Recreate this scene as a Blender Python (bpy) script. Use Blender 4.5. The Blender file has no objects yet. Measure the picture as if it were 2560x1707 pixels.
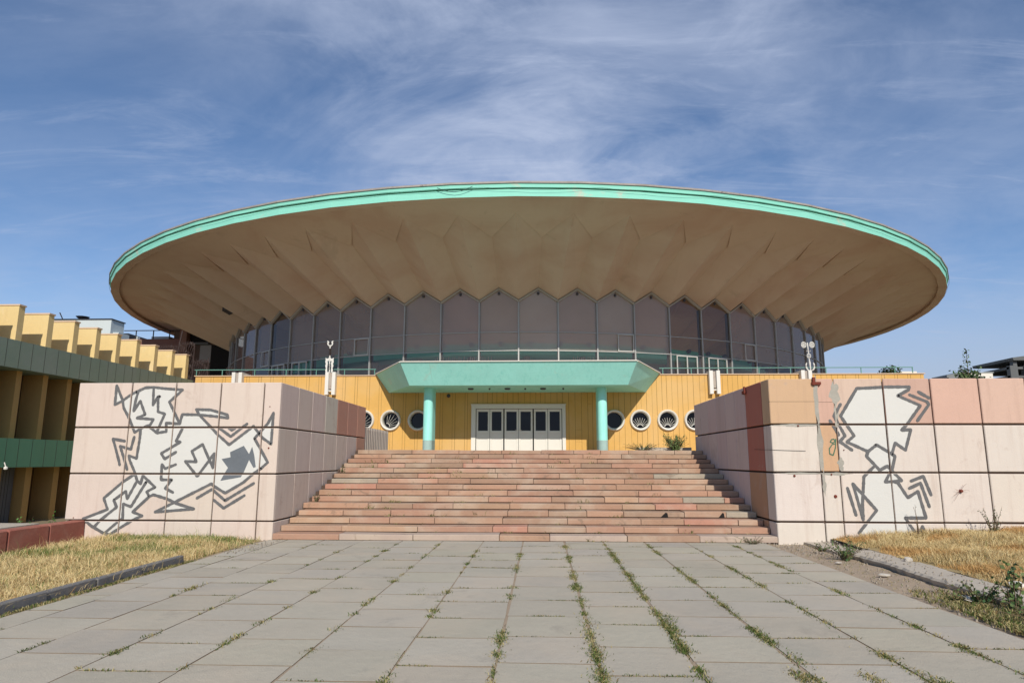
import bpy, bmesh, math, random
import numpy as np
from mathutils import Vector, Matrix
from mathutils.geometry import tessellate_polygon
random.seed(7); RNG=np.random.default_rng(7)
R=math.radians
scene=bpy.context.scene
# ------------------------------------------------------------ camera, sky, sun, exposure
FPX=1678.0; YAW=R(2.476); PIT=R(10.0); ROL=R(0.098)
cam_d=bpy.data.cameras.new("camera"); cam=bpy.data.objects.new("camera",cam_d); scene.collection.objects.link(cam)
cam_d.sensor_width=36; cam_d.lens=FPX/2560*36; cam_d.clip_end=2000; cam_d.clip_start=0.1
fw=Vector((-math.sin(YAW)*math.cos(PIT),math.cos(YAW)*math.cos(PIT),math.sin(PIT)))
rt=Vector((math.cos(YAW),math.sin(YAW),0)); up=rt.cross(fw)
r2=rt*math.cos(ROL)+up*math.sin(ROL); u2=-rt*math.sin(ROL)+up*math.cos(ROL)
m=Matrix((r2,u2,-fw)).transposed().to_4x4(); m.translation=Vector((0,0,1.7)); cam.matrix_world=m
scene.camera=cam
SUN_EL=R(34.2); SUN_AZ=R(9.3)      # azimuth measured from -Y towards +X
sdir=Vector((math.sin(SUN_AZ)*math.cos(SUN_EL),-math.cos(SUN_AZ)*math.cos(SUN_EL),math.sin(SUN_EL)))
sl=bpy.data.lights.new("sun","SUN"); sl.energy=4.2; sl.angle=R(0.5); sl.color=(1,0.93,0.83)
so=bpy.data.objects.new("sun",sl); scene.collection.objects.link(so); so.rotation_euler=sdir.to_track_quat('Z','Y').to_euler()
scene.view_settings.view_transform='Standard'; scene.view_settings.look='None'; scene.view_settings.exposure=0.0; scene.view_settings.gamma=1
w=bpy.data.worlds.new("World"); scene.world=w; w.use_nodes=True
nt=w.node_tree; nt.nodes.clear()
def N(t,nt_=None,**k):
    n=(nt_ or nt).nodes.new(t)
    for a,b in k.items(): setattr(n,a,b)
    return n
out=N('ShaderNodeOutputWorld'); bg=N('ShaderNodeBackground'); sky=N('ShaderNodeTexSky')
sky.sky_type='NISHITA'; sky.sun_disc=False; sky.sun_elevation=SUN_EL
sky.sun_rotation=math.pi-SUN_AZ; sky.altitude=800; sky.air_density=1.0; sky.dust_density=0.1; sky.ozone_density=5.0
bg.inputs['Strength'].default_value=0.118
L=nt.links.new
tc=N('ShaderNodeTexCoord'); sep=N('ShaderNodeSeparateXYZ'); L(tc.outputs['Generated'],sep.inputs[0])
def math_(op,a,b=None,tree=None,clamp=False):
    n=N('ShaderNodeMath',tree,operation=op); n.use_clamp=clamp
    T=(tree or nt)
    for i,v in enumerate((a,b)):
        if v is None: continue
        if isinstance(v,(int,float)): n.inputs[i].default_value=v
        else: T.links.new(v,n.inputs[i])
    return n.outputs[0]
zz=math_('ADD',math_('MAXIMUM',sep.outputs[2],0.0),0.16)
cx=math_('DIVIDE',sep.outputs[0],zz); cy=math_('DIVIDE',sep.outputs[1],zz)
cmb=N('ShaderNodeCombineXYZ'); L(cx,cmb.inputs[0]); L(cy,cmb.inputs[1])
def cloudlayer(rot,sx,sy,scale,detail,rough,dist,off):
    mp=N('ShaderNodeMapping'); mp.inputs['Rotation'].default_value=(0,0,R(rot)); mp.inputs['Scale'].default_value=(sx,sy,1); mp.inputs['Location'].default_value=off
    L(cmb.outputs[0],mp.inputs[0])
    no=N('ShaderNodeTexNoise'); no.inputs['Scale'].default_value=scale; no.inputs['Detail'].default_value=detail; no.inputs['Roughness'].default_value=rough; no.inputs['Distortion'].default_value=dist
    L(mp.outputs[0],no.inputs['Vector']); return no.outputs[0]
n1=cloudlayer(-42,1.0,1.5,1.1,9,0.6,1.2,(2.9,0.35,0))
n2=cloudlayer(12,0.8,0.9,0.42,3,0.5,0.2,(0.2,5.1,0))
n3=cloudlayer(-55,0.7,3.0,2.0,10,0.68,0.9,(4.2,1.3,2))
def ramp(v,lo,hi,tree=None):
    r=N('ShaderNodeMapRange',tree); r.interpolation_type='SMOOTHSTEP'; r.inputs['From Min'].default_value=lo; r.inputs['From Max'].default_value=hi
    (tree or nt).links.new(v,r.inputs['Value']); return r.outputs[0]
band=ramp(n2,0.38,0.62)
# the broad cirrus bank crosses the middle of the sky
cen=math_('SUBTRACT',1.0,ramp(math_('ABSOLUTE',math_('ADD',cx,math_('MULTIPLY',cy,-0.03))),0.10,0.95))
n4=cloudlayer(20,1.0,1.5,3.2,8,0.62,0.5,(7.1,2.2,1))
cov=math_('ADD',math_('ADD',math_('MULTIPLY',band,0.24),0.05),math_('MULTIPLY',cen,0.66))
f1=math_('MULTIPLY',math_('ADD',math_('MULTIPLY',ramp(n1,0.22,0.74),0.8),math_('MULTIPLY',ramp(n4,0.38,0.68),0.40)),cov)
f2=math_('MULTIPLY',ramp(n3,0.50,0.72),math_('ADD',math_('MULTIPLY',band,0.22),0.12))
hz=math_('MULTIPLY',math_('SUBTRACT',1.0,ramp(sep.outputs[2],0.0,0.26)),0.42)
cf=math_('MINIMUM',math_('ADD',math_('ADD',f1,f2),hz),0.85)
mix=N('ShaderNodeMix'); mix.data_type='RGBA'; L(cf,mix.inputs[0]); L(sky.outputs[0],mix.inputs[6]); mix.inputs[7].default_value=(4.3,4.95,6.5,1)
mh=N('ShaderNodeMix'); mh.data_type='RGBA'; L(math_('MULTIPLY',math_('SUBTRACT',1.0,ramp(sep.outputs[2],0.02,0.26)),math_('ADD',0.35,math_('MULTIPLY',ramp(cx,0.2,1.5),0.6))),mh.inputs[0]); L(mix.outputs[2],mh.inputs[6]); mh.inputs[7].default_value=(3.5,4.0,5.1,1)
L(mh.outputs[2],bg.inputs[0]); L(bg.outputs[0],out.inputs[0])
# ------------------------------------------------------------ helpers
ROOT={}
class MB:
    def __init__(s): s.v=[];s.f=[];s.m=[];s.c=[];s.cur=0;s.col=(1,1,1)
    def poly(s,pts,m=None,c=None):
        i=len(s.v); s.v+=[tuple(p) for p in pts]; s.f.append(tuple(range(i,i+len(pts)))); s.m.append(s.cur if m is None else m); s.c.append(c or s.col)
    def mesh(s,vs,fs,m=None,c=None):
        i=len(s.v); s.v+=[tuple(p) for p in vs]
        for f in fs: s.f.append(tuple(i+k for k in f)); s.m.append(s.cur if m is None else m); s.c.append(c or s.col)
    def box(s,x0,x1,y0,y1,z0,z1,m=None,c=None):
        vs=[(x,y,z) for z in (z0,z1) for y in (y0,y1) for x in (x0,x1)]
        s.mesh(vs,[(0,2,3,1),(4,5,7,6),(0,1,5,4),(2,6,7,3),(0,4,6,2),(1,3,7,5)],m,c)
    def hexa(s,b,t,m=None,c=None):   # bottom quad ccw, top quad ccw
        s.mesh(list(b)+list(t),[(3,2,1,0),(4,5,6,7)]+[(i,(i+1)%4,4+(i+1)%4,4+i) for i in range(4)],m,c)
    def prism(s,pts,axis,a0,a1,m=None,c=None): # 2D pts extruded along axis
        def P(p,a): return {'y':(p[0],a,p[1]),'x':(a,p[0],p[1]),'z':(p[0],p[1],a)}[axis]
        n=len(pts); s.mesh([P(p,a0) for p in pts]+[P(p,a1) for p in pts],[tuple(range(n)),tuple(range(2*n-1,n-1,-1))]+[(i+n,(i+1)%n+n,(i+1)%n,i) for i in range(n)],m,c)
    def tube(s,path,r,n=6,m=None,c=None,closed=False):
        path=[Vector(p) for p in path]; k=len(path); rs=r if isinstance(r,(list,tuple)) else [r]*k; vs=[];fs=[]
        for i,p in enumerate(path):
            a=path[max(i-1,0)] if not closed else path[i-1]; b=path[min(i+1,k-1)] if not closed else path[(i+1)%k]
            d=(b-a).normalized(); q=d.cross(Vector((0,0,1)));
            if q.length<0.05: q=d.cross(Vector((1,0,0)))
            q.normalize(); e=d.cross(q)
            for j in range(n):
                t=2*math.pi*j/n; vs.append(p+(q*math.cos(t)+e*math.sin(t))*rs[i])
        for i in range(k if closed else k-1):
            for j in range(n): fs.append((i*n+j,i*n+(j+1)%n,((i+1)%k)*n+(j+1)%n,((i+1)%k)*n+j))
        if not closed: fs+= [tuple(range(n-1,-1,-1)),tuple(range((k-1)*n,k*n))]
        s.mesh(vs,fs,m,c)
    def lathe(s,prof,c0,axis='z',n=24,m=None,c=None):
        vs=[];fs=[];k=len(prof)
        for j in range(n):
            t=2*math.pi*j/n
            for r,h in prof:
                a,b=r*math.cos(t),r*math.sin(t)
                vs.append((c0[0]+a,c0[1]+b,c0[2]+h) if axis=='z' else (c0[0]+a,c0[1]+h,c0[2]+b))
        for j in range(n):
            for i in range(k-1):
                q=(j*k+i,((j+1)%n)*k+i,((j+1)%n)*k+i+1,j*k+i+1); fs.append(q if axis=='z' else q[::-1])
        s.mesh(vs,fs,m,c)
    def build(s,name,mats,parent=None,smooth=False,bevel=0,attr=False,**props):
        me=bpy.data.meshes.new(name); off=ROOT.get(parent.name,Vector((0,0,0))) if parent else Vector((0,0,0))
        vs=[(a-off.x,b-off.y,c-off.z) for a,b,c in s.v]
        me.from_pydata(vs,[],s.f)
        if not isinstance(mats,(list,tuple)): mats=[mats]
        for q in mats: me.materials.append(q)
        if len(mats)>1: me.polygons.foreach_set('material_index',s.m)
        if attr:
            ca=me.color_attributes.new('Col','FLOAT_COLOR','CORNER'); arr=[]
            for p,c in zip(me.polygons,s.c): arr+=list((c[0],c[1],c[2],1.0))*p.loop_total
            ca.data.foreach_set('color',arr)
        if smooth: me.polygons.foreach_set('use_smooth',[True]*len(me.polygons))
        me.update(); o=bpy.data.objects.new(name,me); scene.collection.objects.link(o)
        if parent: o.parent=parent; ROOT[o.name]=off
        else: ROOT[o.name]=Vector((0,0,0))
        if bevel:
            b=o.modifiers.new('bevel','BEVEL'); b.width=bevel; b.segments=1; b.limit_method='ANGLE'; b.angle_limit=R(40)
        for k_,v_ in props.items(): o[k_]=v_
        return o
def thing(name,loc,label,category,group=None):
    o=bpy.data.objects.new(name,None); scene.collection.objects.link(o); o.location=loc; o.empty_display_size=0.2
    o['label']=label; o['category']=category
    if group: o['group']=group
    ROOT[o.name]=Vector(loc); return o
# ------------------------------------------------------------ materials
def mat(name,col,var=0.12,scale=1.5,rough=0.8,bump=0.15,bscale=40,attr=False,streak=0.0,streakcol=(0.3,0.2,0.14),spots=0.0,spotcol=(0.1,0.08,0.06),metal=0.0,spotscale=3.0,vari=None,bdist=0.01,spec=0.3,runoff=None):
    M=bpy.data.materials.new(name); M.use_nodes=True; T=M.node_tree; T.nodes.clear()
    o=N('ShaderNodeOutputMaterial',T); b=N('ShaderNodeBsdfPrincipled',T); T.links.new(b.outputs[0],o.inputs[0])
    b.inputs['Roughness'].default_value=rough; b.inputs['Metallic'].default_value=metal; b.inputs['Specular IOR Level'].default_value=spec
    g=N('ShaderNodeNewGeometry',T); pos=g.outputs['Position']
    def noise(sc,det=5,ro=0.6,vec=pos,dist=0.0):
        n=N('ShaderNodeTexNoise',T); n.inputs['Scale'].default_value=sc; n.inputs['Detail'].default_value=det; n.inputs['Roughness'].default_value=ro; n.inputs['Distortion'].default_value=dist
        T.links.new(vec,n.inputs['Vector']); return n.outputs[0]
    if attr:
        a=N('ShaderNodeAttribute',T); a.attribute_name='Col'; mu=N('ShaderNodeMix',T); mu.data_type='RGBA'; mu.blend_type='MULTIPLY'; mu.inputs[0].default_value=1
        T.links.new(a.outputs['Color'],mu.inputs[6]); mu.inputs[7].default_value=(*col,1); c=mu.outputs[2]
    else:
        rg=N('ShaderNodeRGB',T); rg.outputs[0].default_value=(*col,1); c=rg.outputs[0]
    n_a=noise(scale,6,0.62); n_b=noise(scale*9,4,0.6)
    v=math_('ADD',math_('MULTIPLY',math_('SUBTRACT',n_a,0.5,T),var*2.4,T),math_('MULTIPLY',math_('SUBTRACT',n_b,0.5,T),var*1.2,T),T)
    v=math_('ADD',v,1.0,T)
    mv=N('ShaderNodeMix',T); mv.data_type='RGBA'; mv.blend_type='MULTIPLY'; mv.inputs[0].default_value=1; T.links.new(c,mv.inputs[6])
    cc=N('ShaderNodeCombineColor',T); T.links.new(v,cc.inputs[0]); T.links.new(v,cc.inputs[1]); T.links.new(v,cc.inputs[2]); T.links.new(cc.outputs[0],mv.inputs[7]); c=mv.outputs[2]
    def over(c,f,colr):
        mm=N('ShaderNodeMix',T); mm.data_type='RGBA'; T.links.new(f,mm.inputs[0]); T.links.new(c,mm.inputs[6]); mm.inputs[7].default_value=(*colr,1); return mm.outputs[2]
    if vari: c=over(c,math_('MULTIPLY',ramp(noise(vari[1],4,0.6,dist=0.5),0.42,0.7,T),vari[2],T),vari[0])
    if streak:
        mp=N('ShaderNodeMapping',T); mp.inputs['Scale'].default_value=(6,6,0.45); T.links.new(pos,mp.inputs[0])
        sf=math_('MULTIPLY',ramp(noise(1.1,5,0.7,mp.outputs[0]),0.47,0.75,T),streak,T)
        if runoff:
            sp_=N('ShaderNodeSeparateXYZ',T); T.links.new(pos,sp_.inputs[0]); sf=math_('MULTIPLY',sf,math_('ADD',0.12,math_('MULTIPLY',ramp(sp_.outputs[2],runoff[0],runoff[1],T),1.5),T),T)
        c=over(c,sf,streakcol)
    if spots: c=over(c,math_('MULTIPLY',ramp(noise(spotscale,7,0.7,dist=0.6),0.58,0.68,T),spots,T),spotcol)
    T.links.new(c,b.inputs['Base Color'])
    if bump:
        bm=N('ShaderNodeBump',T); bm.inputs['Strength'].default_value=bump; bm.inputs['Distance'].default_value=bdist
        T.links.new(math_('ADD',noise(bscale,5,0.6),math_('MULTIPLY',noise(bscale*0.12,3,0.5),1.2,T),T),bm.inputs['Height']); T.links.new(bm.outputs[0],b.inputs['Normal'])
    M['b']=b.name; return M
M_panel=mat('painted_panel',(1,1,1),0.05,0.9,0.75,0.35,30,attr=True,runoff=(2.2,3.42),streak=0.42,streakcol=(0.33,0.21,0.16),spots=0.4,spotcol=(0.42,0.32,0.26),spotscale=1.3)
M_joint=mat('joint_dirt',(0.09,0.06,0.045),0.3,3,0.95,0.3,30)
M_cement=mat('cement_smear',(0.36,0.34,0.29),0.2,6,0.95,0.8,25)
M_white_paint=mat('white_graffiti_paint',(0.60,0.592,0.55),0.03,1.2,0.7,0.3,30,spots=0.12,spotcol=(0.5,0.45,0.38),spotscale=2.5)
M_grey_paint=mat('grey_graffiti_paint',(0.125,0.125,0.125),0.2,5,0.7,0.3,30)
M_dark_paint=mat('slate_graffiti_paint',(0.13,0.145,0.16),0.15,2.5,0.7,0.3,30)
M_green_paint=mat('green_marker_paint',(0.06,0.15,0.09),0.1,5,0.6,0)
M_step=mat('step_stone',(1,1,1),0.13,2.2,0.85,0.5,30,attr=True,spots=0.6,spotcol=(0.20,0.145,0.105),spotscale=2.6,vari=((0.46,0.38,0.29),1.1,0.55))
M_pave=mat('concrete_slab',(1,1,1),0.11,1.3,0.9,0.7,70,attr=True,spots=0.35,spotcol=(0.24,0.215,0.18),spotscale=1.1,vari=((0.50,0.42,0.32),0.7,0.45))
M_soil=mat('dry_soil',(0.34,0.265,0.19),0.25,3,1,0.9,18,spots=0.5,spotcol=(0.38,0.33,0.26),spotscale=14)
M_ground=mat('dry_ground',(0.24,0.20,0.13),0.25,0.5,1,0.5,10)
M_soilgrass=mat('straw_soil',(0.33,0.25,0.12),0.3,4,1,0.9,30)
M_gutter=mat('gutter_concrete',(0.44,0.39,0.32),0.12,2,0.95,0.8,25,spots=0.5,spotcol=(0.2,0.17,0.13),spotscale=4)
M_kerb=mat('kerb_stone',(0.17,0.165,0.16),0.15,4,0.9,0.6,30)
M_redwall=mat('red_brown_granite',(0.30,0.105,0.075),0.22,3,0.8,0.5,40,vari=((0.36,0.19,0.14),2.0,0.5))
M_soffit=mat('soffit_plaster',(0.60,0.455,0.325),0.05,0.5,0.9,0.12,6,vari=((0.50,0.31,0.21),0.22,0.6),spots=0.16,spotcol=(0.22,0.16,0.10),spotscale=0.5,bdist=0.03)
M_turq=mat('turquoise_paint',(0.35,0.79,0.70),0.10,1.1,0.6,0.15,20,streak=0.6,streakcol=(0.22,0.66,0.57),spots=0.25,spotcol=(0.6,0.66,0.55),spotscale=1.2)
M_turqf=mat('fascia_turquoise',(0.26,0.67,0.53),0.05,1.5,0.6,0.15,20,spots=0.6,spotcol=(0.62,0.50,0.40),spotscale=0.45)
M_cap=mat('metal_flashing',(0.34,0.31,0.28),0.35,0.8,0.6,0.2,10,spots=0.8,spotcol=(0.1,0.075,0.07),spotscale=0.6)
M_roof=mat('roof_sheet',(0.25,0.24,0.23),0.15,0.5,0.7,0)
M_mull=mat('aluminium_frame',(0.40,0.40,0.38),0.1,2,0.5,0.1,20,metal=0.35)
M_alu=mat('pale_aluminium',(0.52,0.51,0.47),0.08,2,0.5,0.1,20,metal=0.2)
M_mulld=mat('dark_steel_fin',(0.16,0.155,0.145),0.15,2,0.6,0.1,20)
M_trim=mat('gable_trim',(0.42,0.38,0.32),0.12,2,0.8,0.2,20,spots=0.5,spotcol=(0.2,0.15,0.11),spotscale=1.5)
M_in_wall=mat('inner_wall',(0.30,0.28,0.26),0.1,1,0.8,0)
M_in_dark=mat('inner_dark',(0.05,0.045,0.045),0.2,1,0.8,0)
M_infloor=mat('inner_floor',(0.55,0.48,0.40),.1,1,.6,0)
M_in_ceil=mat('inner_ceiling',(0.62,0.48,0.36),0.1,0.6,0.9,0,vari=((0.4,0.24,0.16),0.3,0.5))
M_in_turq=mat('balcony_turquoise',(0.16,0.72,0.56),0.05,1,0.6,0)
M_lampd=mat('lamp_housing',(0.07,0.07,0.08),0.1,3,0.4,0)
M_white=mat('white_enamel',(0.70,0.675,0.61),0.04,2,0.5,0.1,20)
M_iron=mat('white_ironwork',(0.66,0.64,0.58),0.15,12,0.6,0.2,30,spots=0.4,spotcol=(0.25,0.2,0.15),spotscale=9)
M_blackiron=mat('brown_ironwork',(0.055,0.035,0.03),0.2,5,0.5,0)
M_rail=mat('green_rail_paint',(0.12,0.27,0.22),0.1,3,0.5,0)
M_yel=mat('yellow_plaster',(0.63,0.37,0.105),0.10,0.8,0.85,0.25,12,streak=0.2,streakcol=(0.55,0.32,0.1),vari=((0.64,0.42,0.18),0.4,0.7),spots=0.35,spotcol=(0.50,0.33,0.15),spotscale=1.1)
M_yelw=mat('wing_yellow_plaster',(0.69,0.525,0.245),0.07,0.8,0.85,0.25,12,streak=0.15,streakcol=(0.5,0.33,0.14),spots=0.3,spotcol=(0.75,0.62,0.42),spotscale=1.0)
M_recess_shade=mat('shaded_recess_yellow',(0.16,0.085,0.03),0.15,1,0.85,0.1,12)  # wing yellow darkened to brown, the shade of the recess painted in
M_green=mat('wing_green_panel',(0.20,0.26,0.20),0.10,0.7,0.5,0.1,8,vari=((0.25,0.275,0.24),0.5,0.5))
M_greenl=mat('wing_green_low',(0.08,0.22,0.14),0.10,0.7,0.5,0.1,8)
M_line=mat('panel_seam',(0.05,0.045,0.03),0.2,2,0.9,0)
M_seam=mat('yellow_seam',(0.20,0.12,0.035),0.2,2,0.9,0)
M_coping=mat('coping_metal',(0.62,0.45,0.30),0.1,2,0.6,0)
M_brick=mat('grey_tile_wall',(0.17,0.165,0.16),0.12,3,0.7,0.1)
M_dark=mat('painted_dark',(0.015,0.013,0.012),0.1,2,0.9,0)  # near-black colour standing in for shade inside holes, openings and gaps
M_rust=mat('rusty_iron',(0.16,0.035,0.02),0.3,12,0.8,0.4,50)
M_greyb=mat('grey_building',(0.52,0.57,0.56),0.05,0.5,0.7,0)
M_darkb=mat('dark_roof',(0.03,0.03,0.035),0.1,1,0.5,0)
M_conc=mat('raw_concrete',(0.12,0.125,0.125),0.12,1,0.9,0)
M_pale=mat('pale_building',(0.74,0.70,0.62),0.04,0.5,0.7,0)
M_grey2=mat('grey_gable',(0.2,0.21,0.21),0.05,0.5,0.8,0)
M_pink=mat('pink_brown_wall',(0.20,0.10,0.08),0.15,1,0.8,0)
M_grass=mat('grass_blade',(1,1,1),0.15,3,0.9,0,attr=True,spec=0.1)
M_leaf=mat('leaf',(1,1,1),0.15,6,0.6,0,attr=True,spec=0.2)
M_bark=mat('bark',(0.14,0.10,0.06),0.2,8,0.9,0)
M_cable=mat('black_cable',(0.02,0.03,0.03),0.1,3,0.6,0)
M_landing=mat('landing_concrete',(0.40,0.30,0.22),0.1,2,.9,.4,25)
M_edge=mat('dirty_slab_edge',(0.20,0.16,0.115),0.2,5,.95,0)
M_flute=mat('fluted_grey_stone',(0.40,0.35,0.30),0.1,2,0.9,0.4,25,spots=0.5,spotcol=(0.28,0.17,0.12),spotscale=1.2)
M_gravel=mat('gravel_bits',(0.30,0.26,0.21),0.3,20,.9,0)
M_stone=mat('loose_stone',(0.45,0.41,0.35),0.15,8,0.9,0.4,30)
def glassmat(name,dust,tint,dcol,var,refl=1.0,rough=0.03):
    M=bpy.data.materials.new(name); M.use_nodes=True; T=M.node_tree; T.nodes.clear()
    o=N('ShaderNodeOutputMaterial',T); tr=N('ShaderNodeBsdfTransparent',T); tr.inputs[0].default_value=(*tint,1)
    df=N('ShaderNodeBsdfDiffuse',T); df.inputs[0].default_value=(*dcol,1); gl=N('ShaderNodeBsdfGlossy',T); gl.inputs['Roughness'].default_value=rough; gl.inputs[0].default_value=(0.9,0.92,1,1)
    g=N('ShaderNodeNewGeometry',T); n=N('ShaderNodeTexNoise',T); n.inputs['Scale'].default_value=0.6; n.inputs['Detail'].default_value=5; T.links.new(g.outputs['Position'],n.inputs['Vector'])
    f=math_('ADD',dust,math_('MULTIPLY',math_('SUBTRACT',n.outputs[0],0.5,T),var,T),T,True)
    m1=N('ShaderNodeMixShader',T); T.links.new(f,m1.inputs[0]); T.links.new(tr.outputs[0],m1.inputs[1]); T.links.new(df.outputs[0],m1.inputs[2])
    fr=N('ShaderNodeFresnel',T); fr.inputs[0].default_value=1.5; m2=N('ShaderNodeMixShader',T)
    T.links.new(math_('MULTIPLY',fr.outputs[0],refl,T),m2.inputs[0]); T.links.new(m1.outputs[0],m2.inputs[1]); T.links.new(gl.outputs[0],m2.inputs[2]); T.links.new(m2.outputs[0],o.inputs[0])
    return M
G_dusty=glassmat('dusty_glass',0.36,(0.84,0.78,0.74),(0.54,0.475,0.42),0.14)
G_dusty2=glassmat('dustier_glass',0.52,(0.84,0.80,0.76),(0.62,0.56,0.50),0.14)
G_clear=glassmat('clear_brown_glass',0.08,(0.80,0.72,0.64),(0.4,0.33,0.28),0.05)
G_low=glassmat('lower_glass',0.07,(0.80,0.76,0.75),(0.4,0.37,0.36),0.05)
G_dark=glassmat('dark_door_glass',0.3,(0.12,0.12,0.13),(0.012,0.012,0.013),0.1,0.6)
fillsL=[[(-9.4,3.01),(-9.21,3.15),(-9.1,3.21),(-8.91,3.29),(-8.72,3.3),(-8.46,3.28),(-8.21,3.25),(-8.05,3.25),(-8.11,3.17),(-8.19,3.1),(-8.33,2.97),(-8.18,2.7),(-8.07,2.49),(-8.01,2.69),(-7.63,2.68),(-7.16,2.23),(-6.89,2.02),(-6.37,2.43),(-6.24,2.26),(-6.33,2.16),(-6.15,1.88),(-6.0,1.65),(-6.15,1.52),(-6.3,1.41),(-6.51,1.21),(-6.9,0.98),(-7.19,1.18),(-7.74,0.92),(-8.07,0.77),(-8.05,0.77),(-8.17,0.84),(-8.5,0.93),(-8.59,0.91),(-8.93,0.57),(-8.71,0.49),(-8.93,0.39),(-9.4,0.09),(-9.53,0.12),(-9.83,0.28),(-10.03,0.41),(-9.5,0.62),(-9.61,0.87),(-9.23,1.2),(-8.97,1.38),(-9.11,1.68),(-9.14,1.77),(-8.96,1.72),(-8.92,2.37),(-9.06,2.29),(-9.19,2.54),(-9.37,2.84)],[(-9.58,3.33),(-9.42,3.0),(-9.58,2.91)],[(-5.94,2.72),(-6.07,2.46),(-6.24,2.27),(-6.15,2.18),(-5.95,2.04),(-5.95,2.44)],[(-7.7,2.8),(-7.37,2.79),(-6.98,2.68),(-6.95,2.61),(-7.2,2.64),(-7.59,2.68)],[(-8.05,0.75),(-8.42,0.57),(-7.57,0.64)]]
darkL=[[(-6.86,1.86),(-6.56,2.0),(-6.43,1.82),(-6.37,1.98),(-6.31,1.79),(-6.26,1.54),(-6.31,1.52),(-6.42,1.69),(-6.53,1.4),(-6.58,1.32),(-7.03,1.24),(-6.94,1.42),(-6.88,1.52),(-7.04,1.71),(-6.84,1.75)]]
strL=[[(-9.58,3.34),(-9.58,2.91),(-9.42,2.99),(-9.21,3.15),(-9.1,3.2),(-8.91,3.29),(-8.72,3.3),(-8.46,3.27),(-8.21,3.25),(-8.05,3.24),(-8.13,3.16),(-8.33,2.97),(-8.19,2.73),(-8.05,2.48),(-8.36,2.5),(-8.34,2.31),(-8.55,2.28),(-8.74,2.42)],[(-9.58,3.34),(-9.41,3.01),(-9.37,2.84),(-9.21,2.59),(-9.06,2.29),(-8.93,2.38),(-8.72,2.46),(-8.66,2.58),(-9.04,2.61),(-8.86,2.69),(-9.0,2.99),(-9.13,2.77),(-9.11,3.0),(-9.07,3.2)],[(-8.6,3.09),(-8.57,2.75),(-8.41,2.7),(-8.56,2.29)],[(-8.72,3.29),(-8.7,2.9),(-8.6,3.09),(-8.56,3.09)],[(-8.93,2.38),(-8.93,2.15),(-8.96,1.72),(-9.14,1.78),(-9.11,1.68),(-8.96,1.4),(-8.9,1.24),(-8.81,1.17),(-8.78,1.35),(-8.48,1.1),(-8.66,1.0),(-8.59,0.9),(-8.93,0.57),(-8.71,0.49),(-8.93,0.39),(-9.4,0.09),(-9.54,0.12),(-9.83,0.27),(-10.03,0.42),(-9.5,0.62),(-9.61,0.86),(-9.23,1.2),(-8.97,1.38)],[(-8.59,0.9),(-8.5,0.94),(-8.18,0.85),(-7.99,0.76),(-7.57,0.64),(-8.43,0.57),(-8.05,0.76),(-7.74,0.92),(-7.22,1.18),(-7.17,1.13),(-6.9,0.98),(-6.51,1.21),(-6.3,1.4),(-6.15,1.5),(-6.0,1.64),(-6.15,1.88),(-6.33,2.16),(-6.24,2.27),(-6.05,2.49),(-5.94,2.72),(-5.95,2.04),(-6.15,2.17),(-6.24,2.27),(-6.37,2.43),(-6.89,2.02),(-7.16,2.24),(-7.39,2.46),(-7.62,2.68),(-8.01,2.69),(-8.05,2.48)],[(-7.62,2.68),(-7.7,2.8),(-7.37,2.79),(-6.98,2.68),(-6.96,2.61),(-7.2,2.64),(-7.62,2.68)],[(-7.13,2.38),(-6.87,2.2),(-6.52,2.48)],[(-6.93,2.39),(-6.86,2.34),(-6.78,2.39)],[(-7.56,1.34),(-7.85,1.66),(-7.6,1.65),(-7.72,1.88),(-7.49,2.03),(-7.22,1.52),(-7.21,1.83),(-7.55,1.34)],[(-7.52,0.87),(-7.2,1.06),(-6.89,0.82),(-6.28,1.19)],[(-7.14,0.83),(-6.91,0.66),(-6.47,0.93)],[(-9.27,2.1),(-9.54,2.15),(-9.36,1.68),(-9.33,1.58)],[(-9.06,2.19),(-9.11,1.92),(-9.36,1.99),(-9.23,1.68),(-9.15,1.48)],[(-7.98,2.37),(-8.1,2.1),(-8.0,2.08),(-8.41,1.83),(-8.32,1.71),(-8.08,1.86)],[(-8.06,1.59),(-8.29,1.5),(-8.37,1.59),(-8.36,1.26),(-8.12,1.26),(-8.25,1.08),(-8.07,0.99)],[(-8.9,1.23),(-9.08,0.85),(-9.13,1.01),(-9.38,0.82),(-9.3,0.67),(-9.64,0.39),(-9.75,0.26)],[(-8.69,1.21),(-8.98,0.68),(-9.16,0.74),(-9.14,0.43),(-9.23,0.37),(-9.5,0.13)]]
fillsR=[[(6.8,3.23),(7.06,3.24),(7.4,3.26),(7.91,3.26),(7.89,3.2),(7.65,3.07),(8.1,2.86),(7.8,2.48),(7.66,2.34),(7.85,2.35),(7.7,1.92),(7.5,2.07),(7.41,1.84),(7.47,1.79),(7.38,1.51),(7.55,1.29),(7.48,1.26),(7.65,0.94),(7.87,1.07),(7.98,0.53),(7.56,0.53),(7.75,0.17),(6.58,0.21),(6.99,0.68),(6.73,0.97),(6.79,1.37),(6.98,1.55),(6.88,1.79),(6.92,1.89),(6.5,2.09),(6.66,2.22),(6.41,2.64)],[(6.56,1.21),(6.73,1.01),(6.69,0.5)]]
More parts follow.
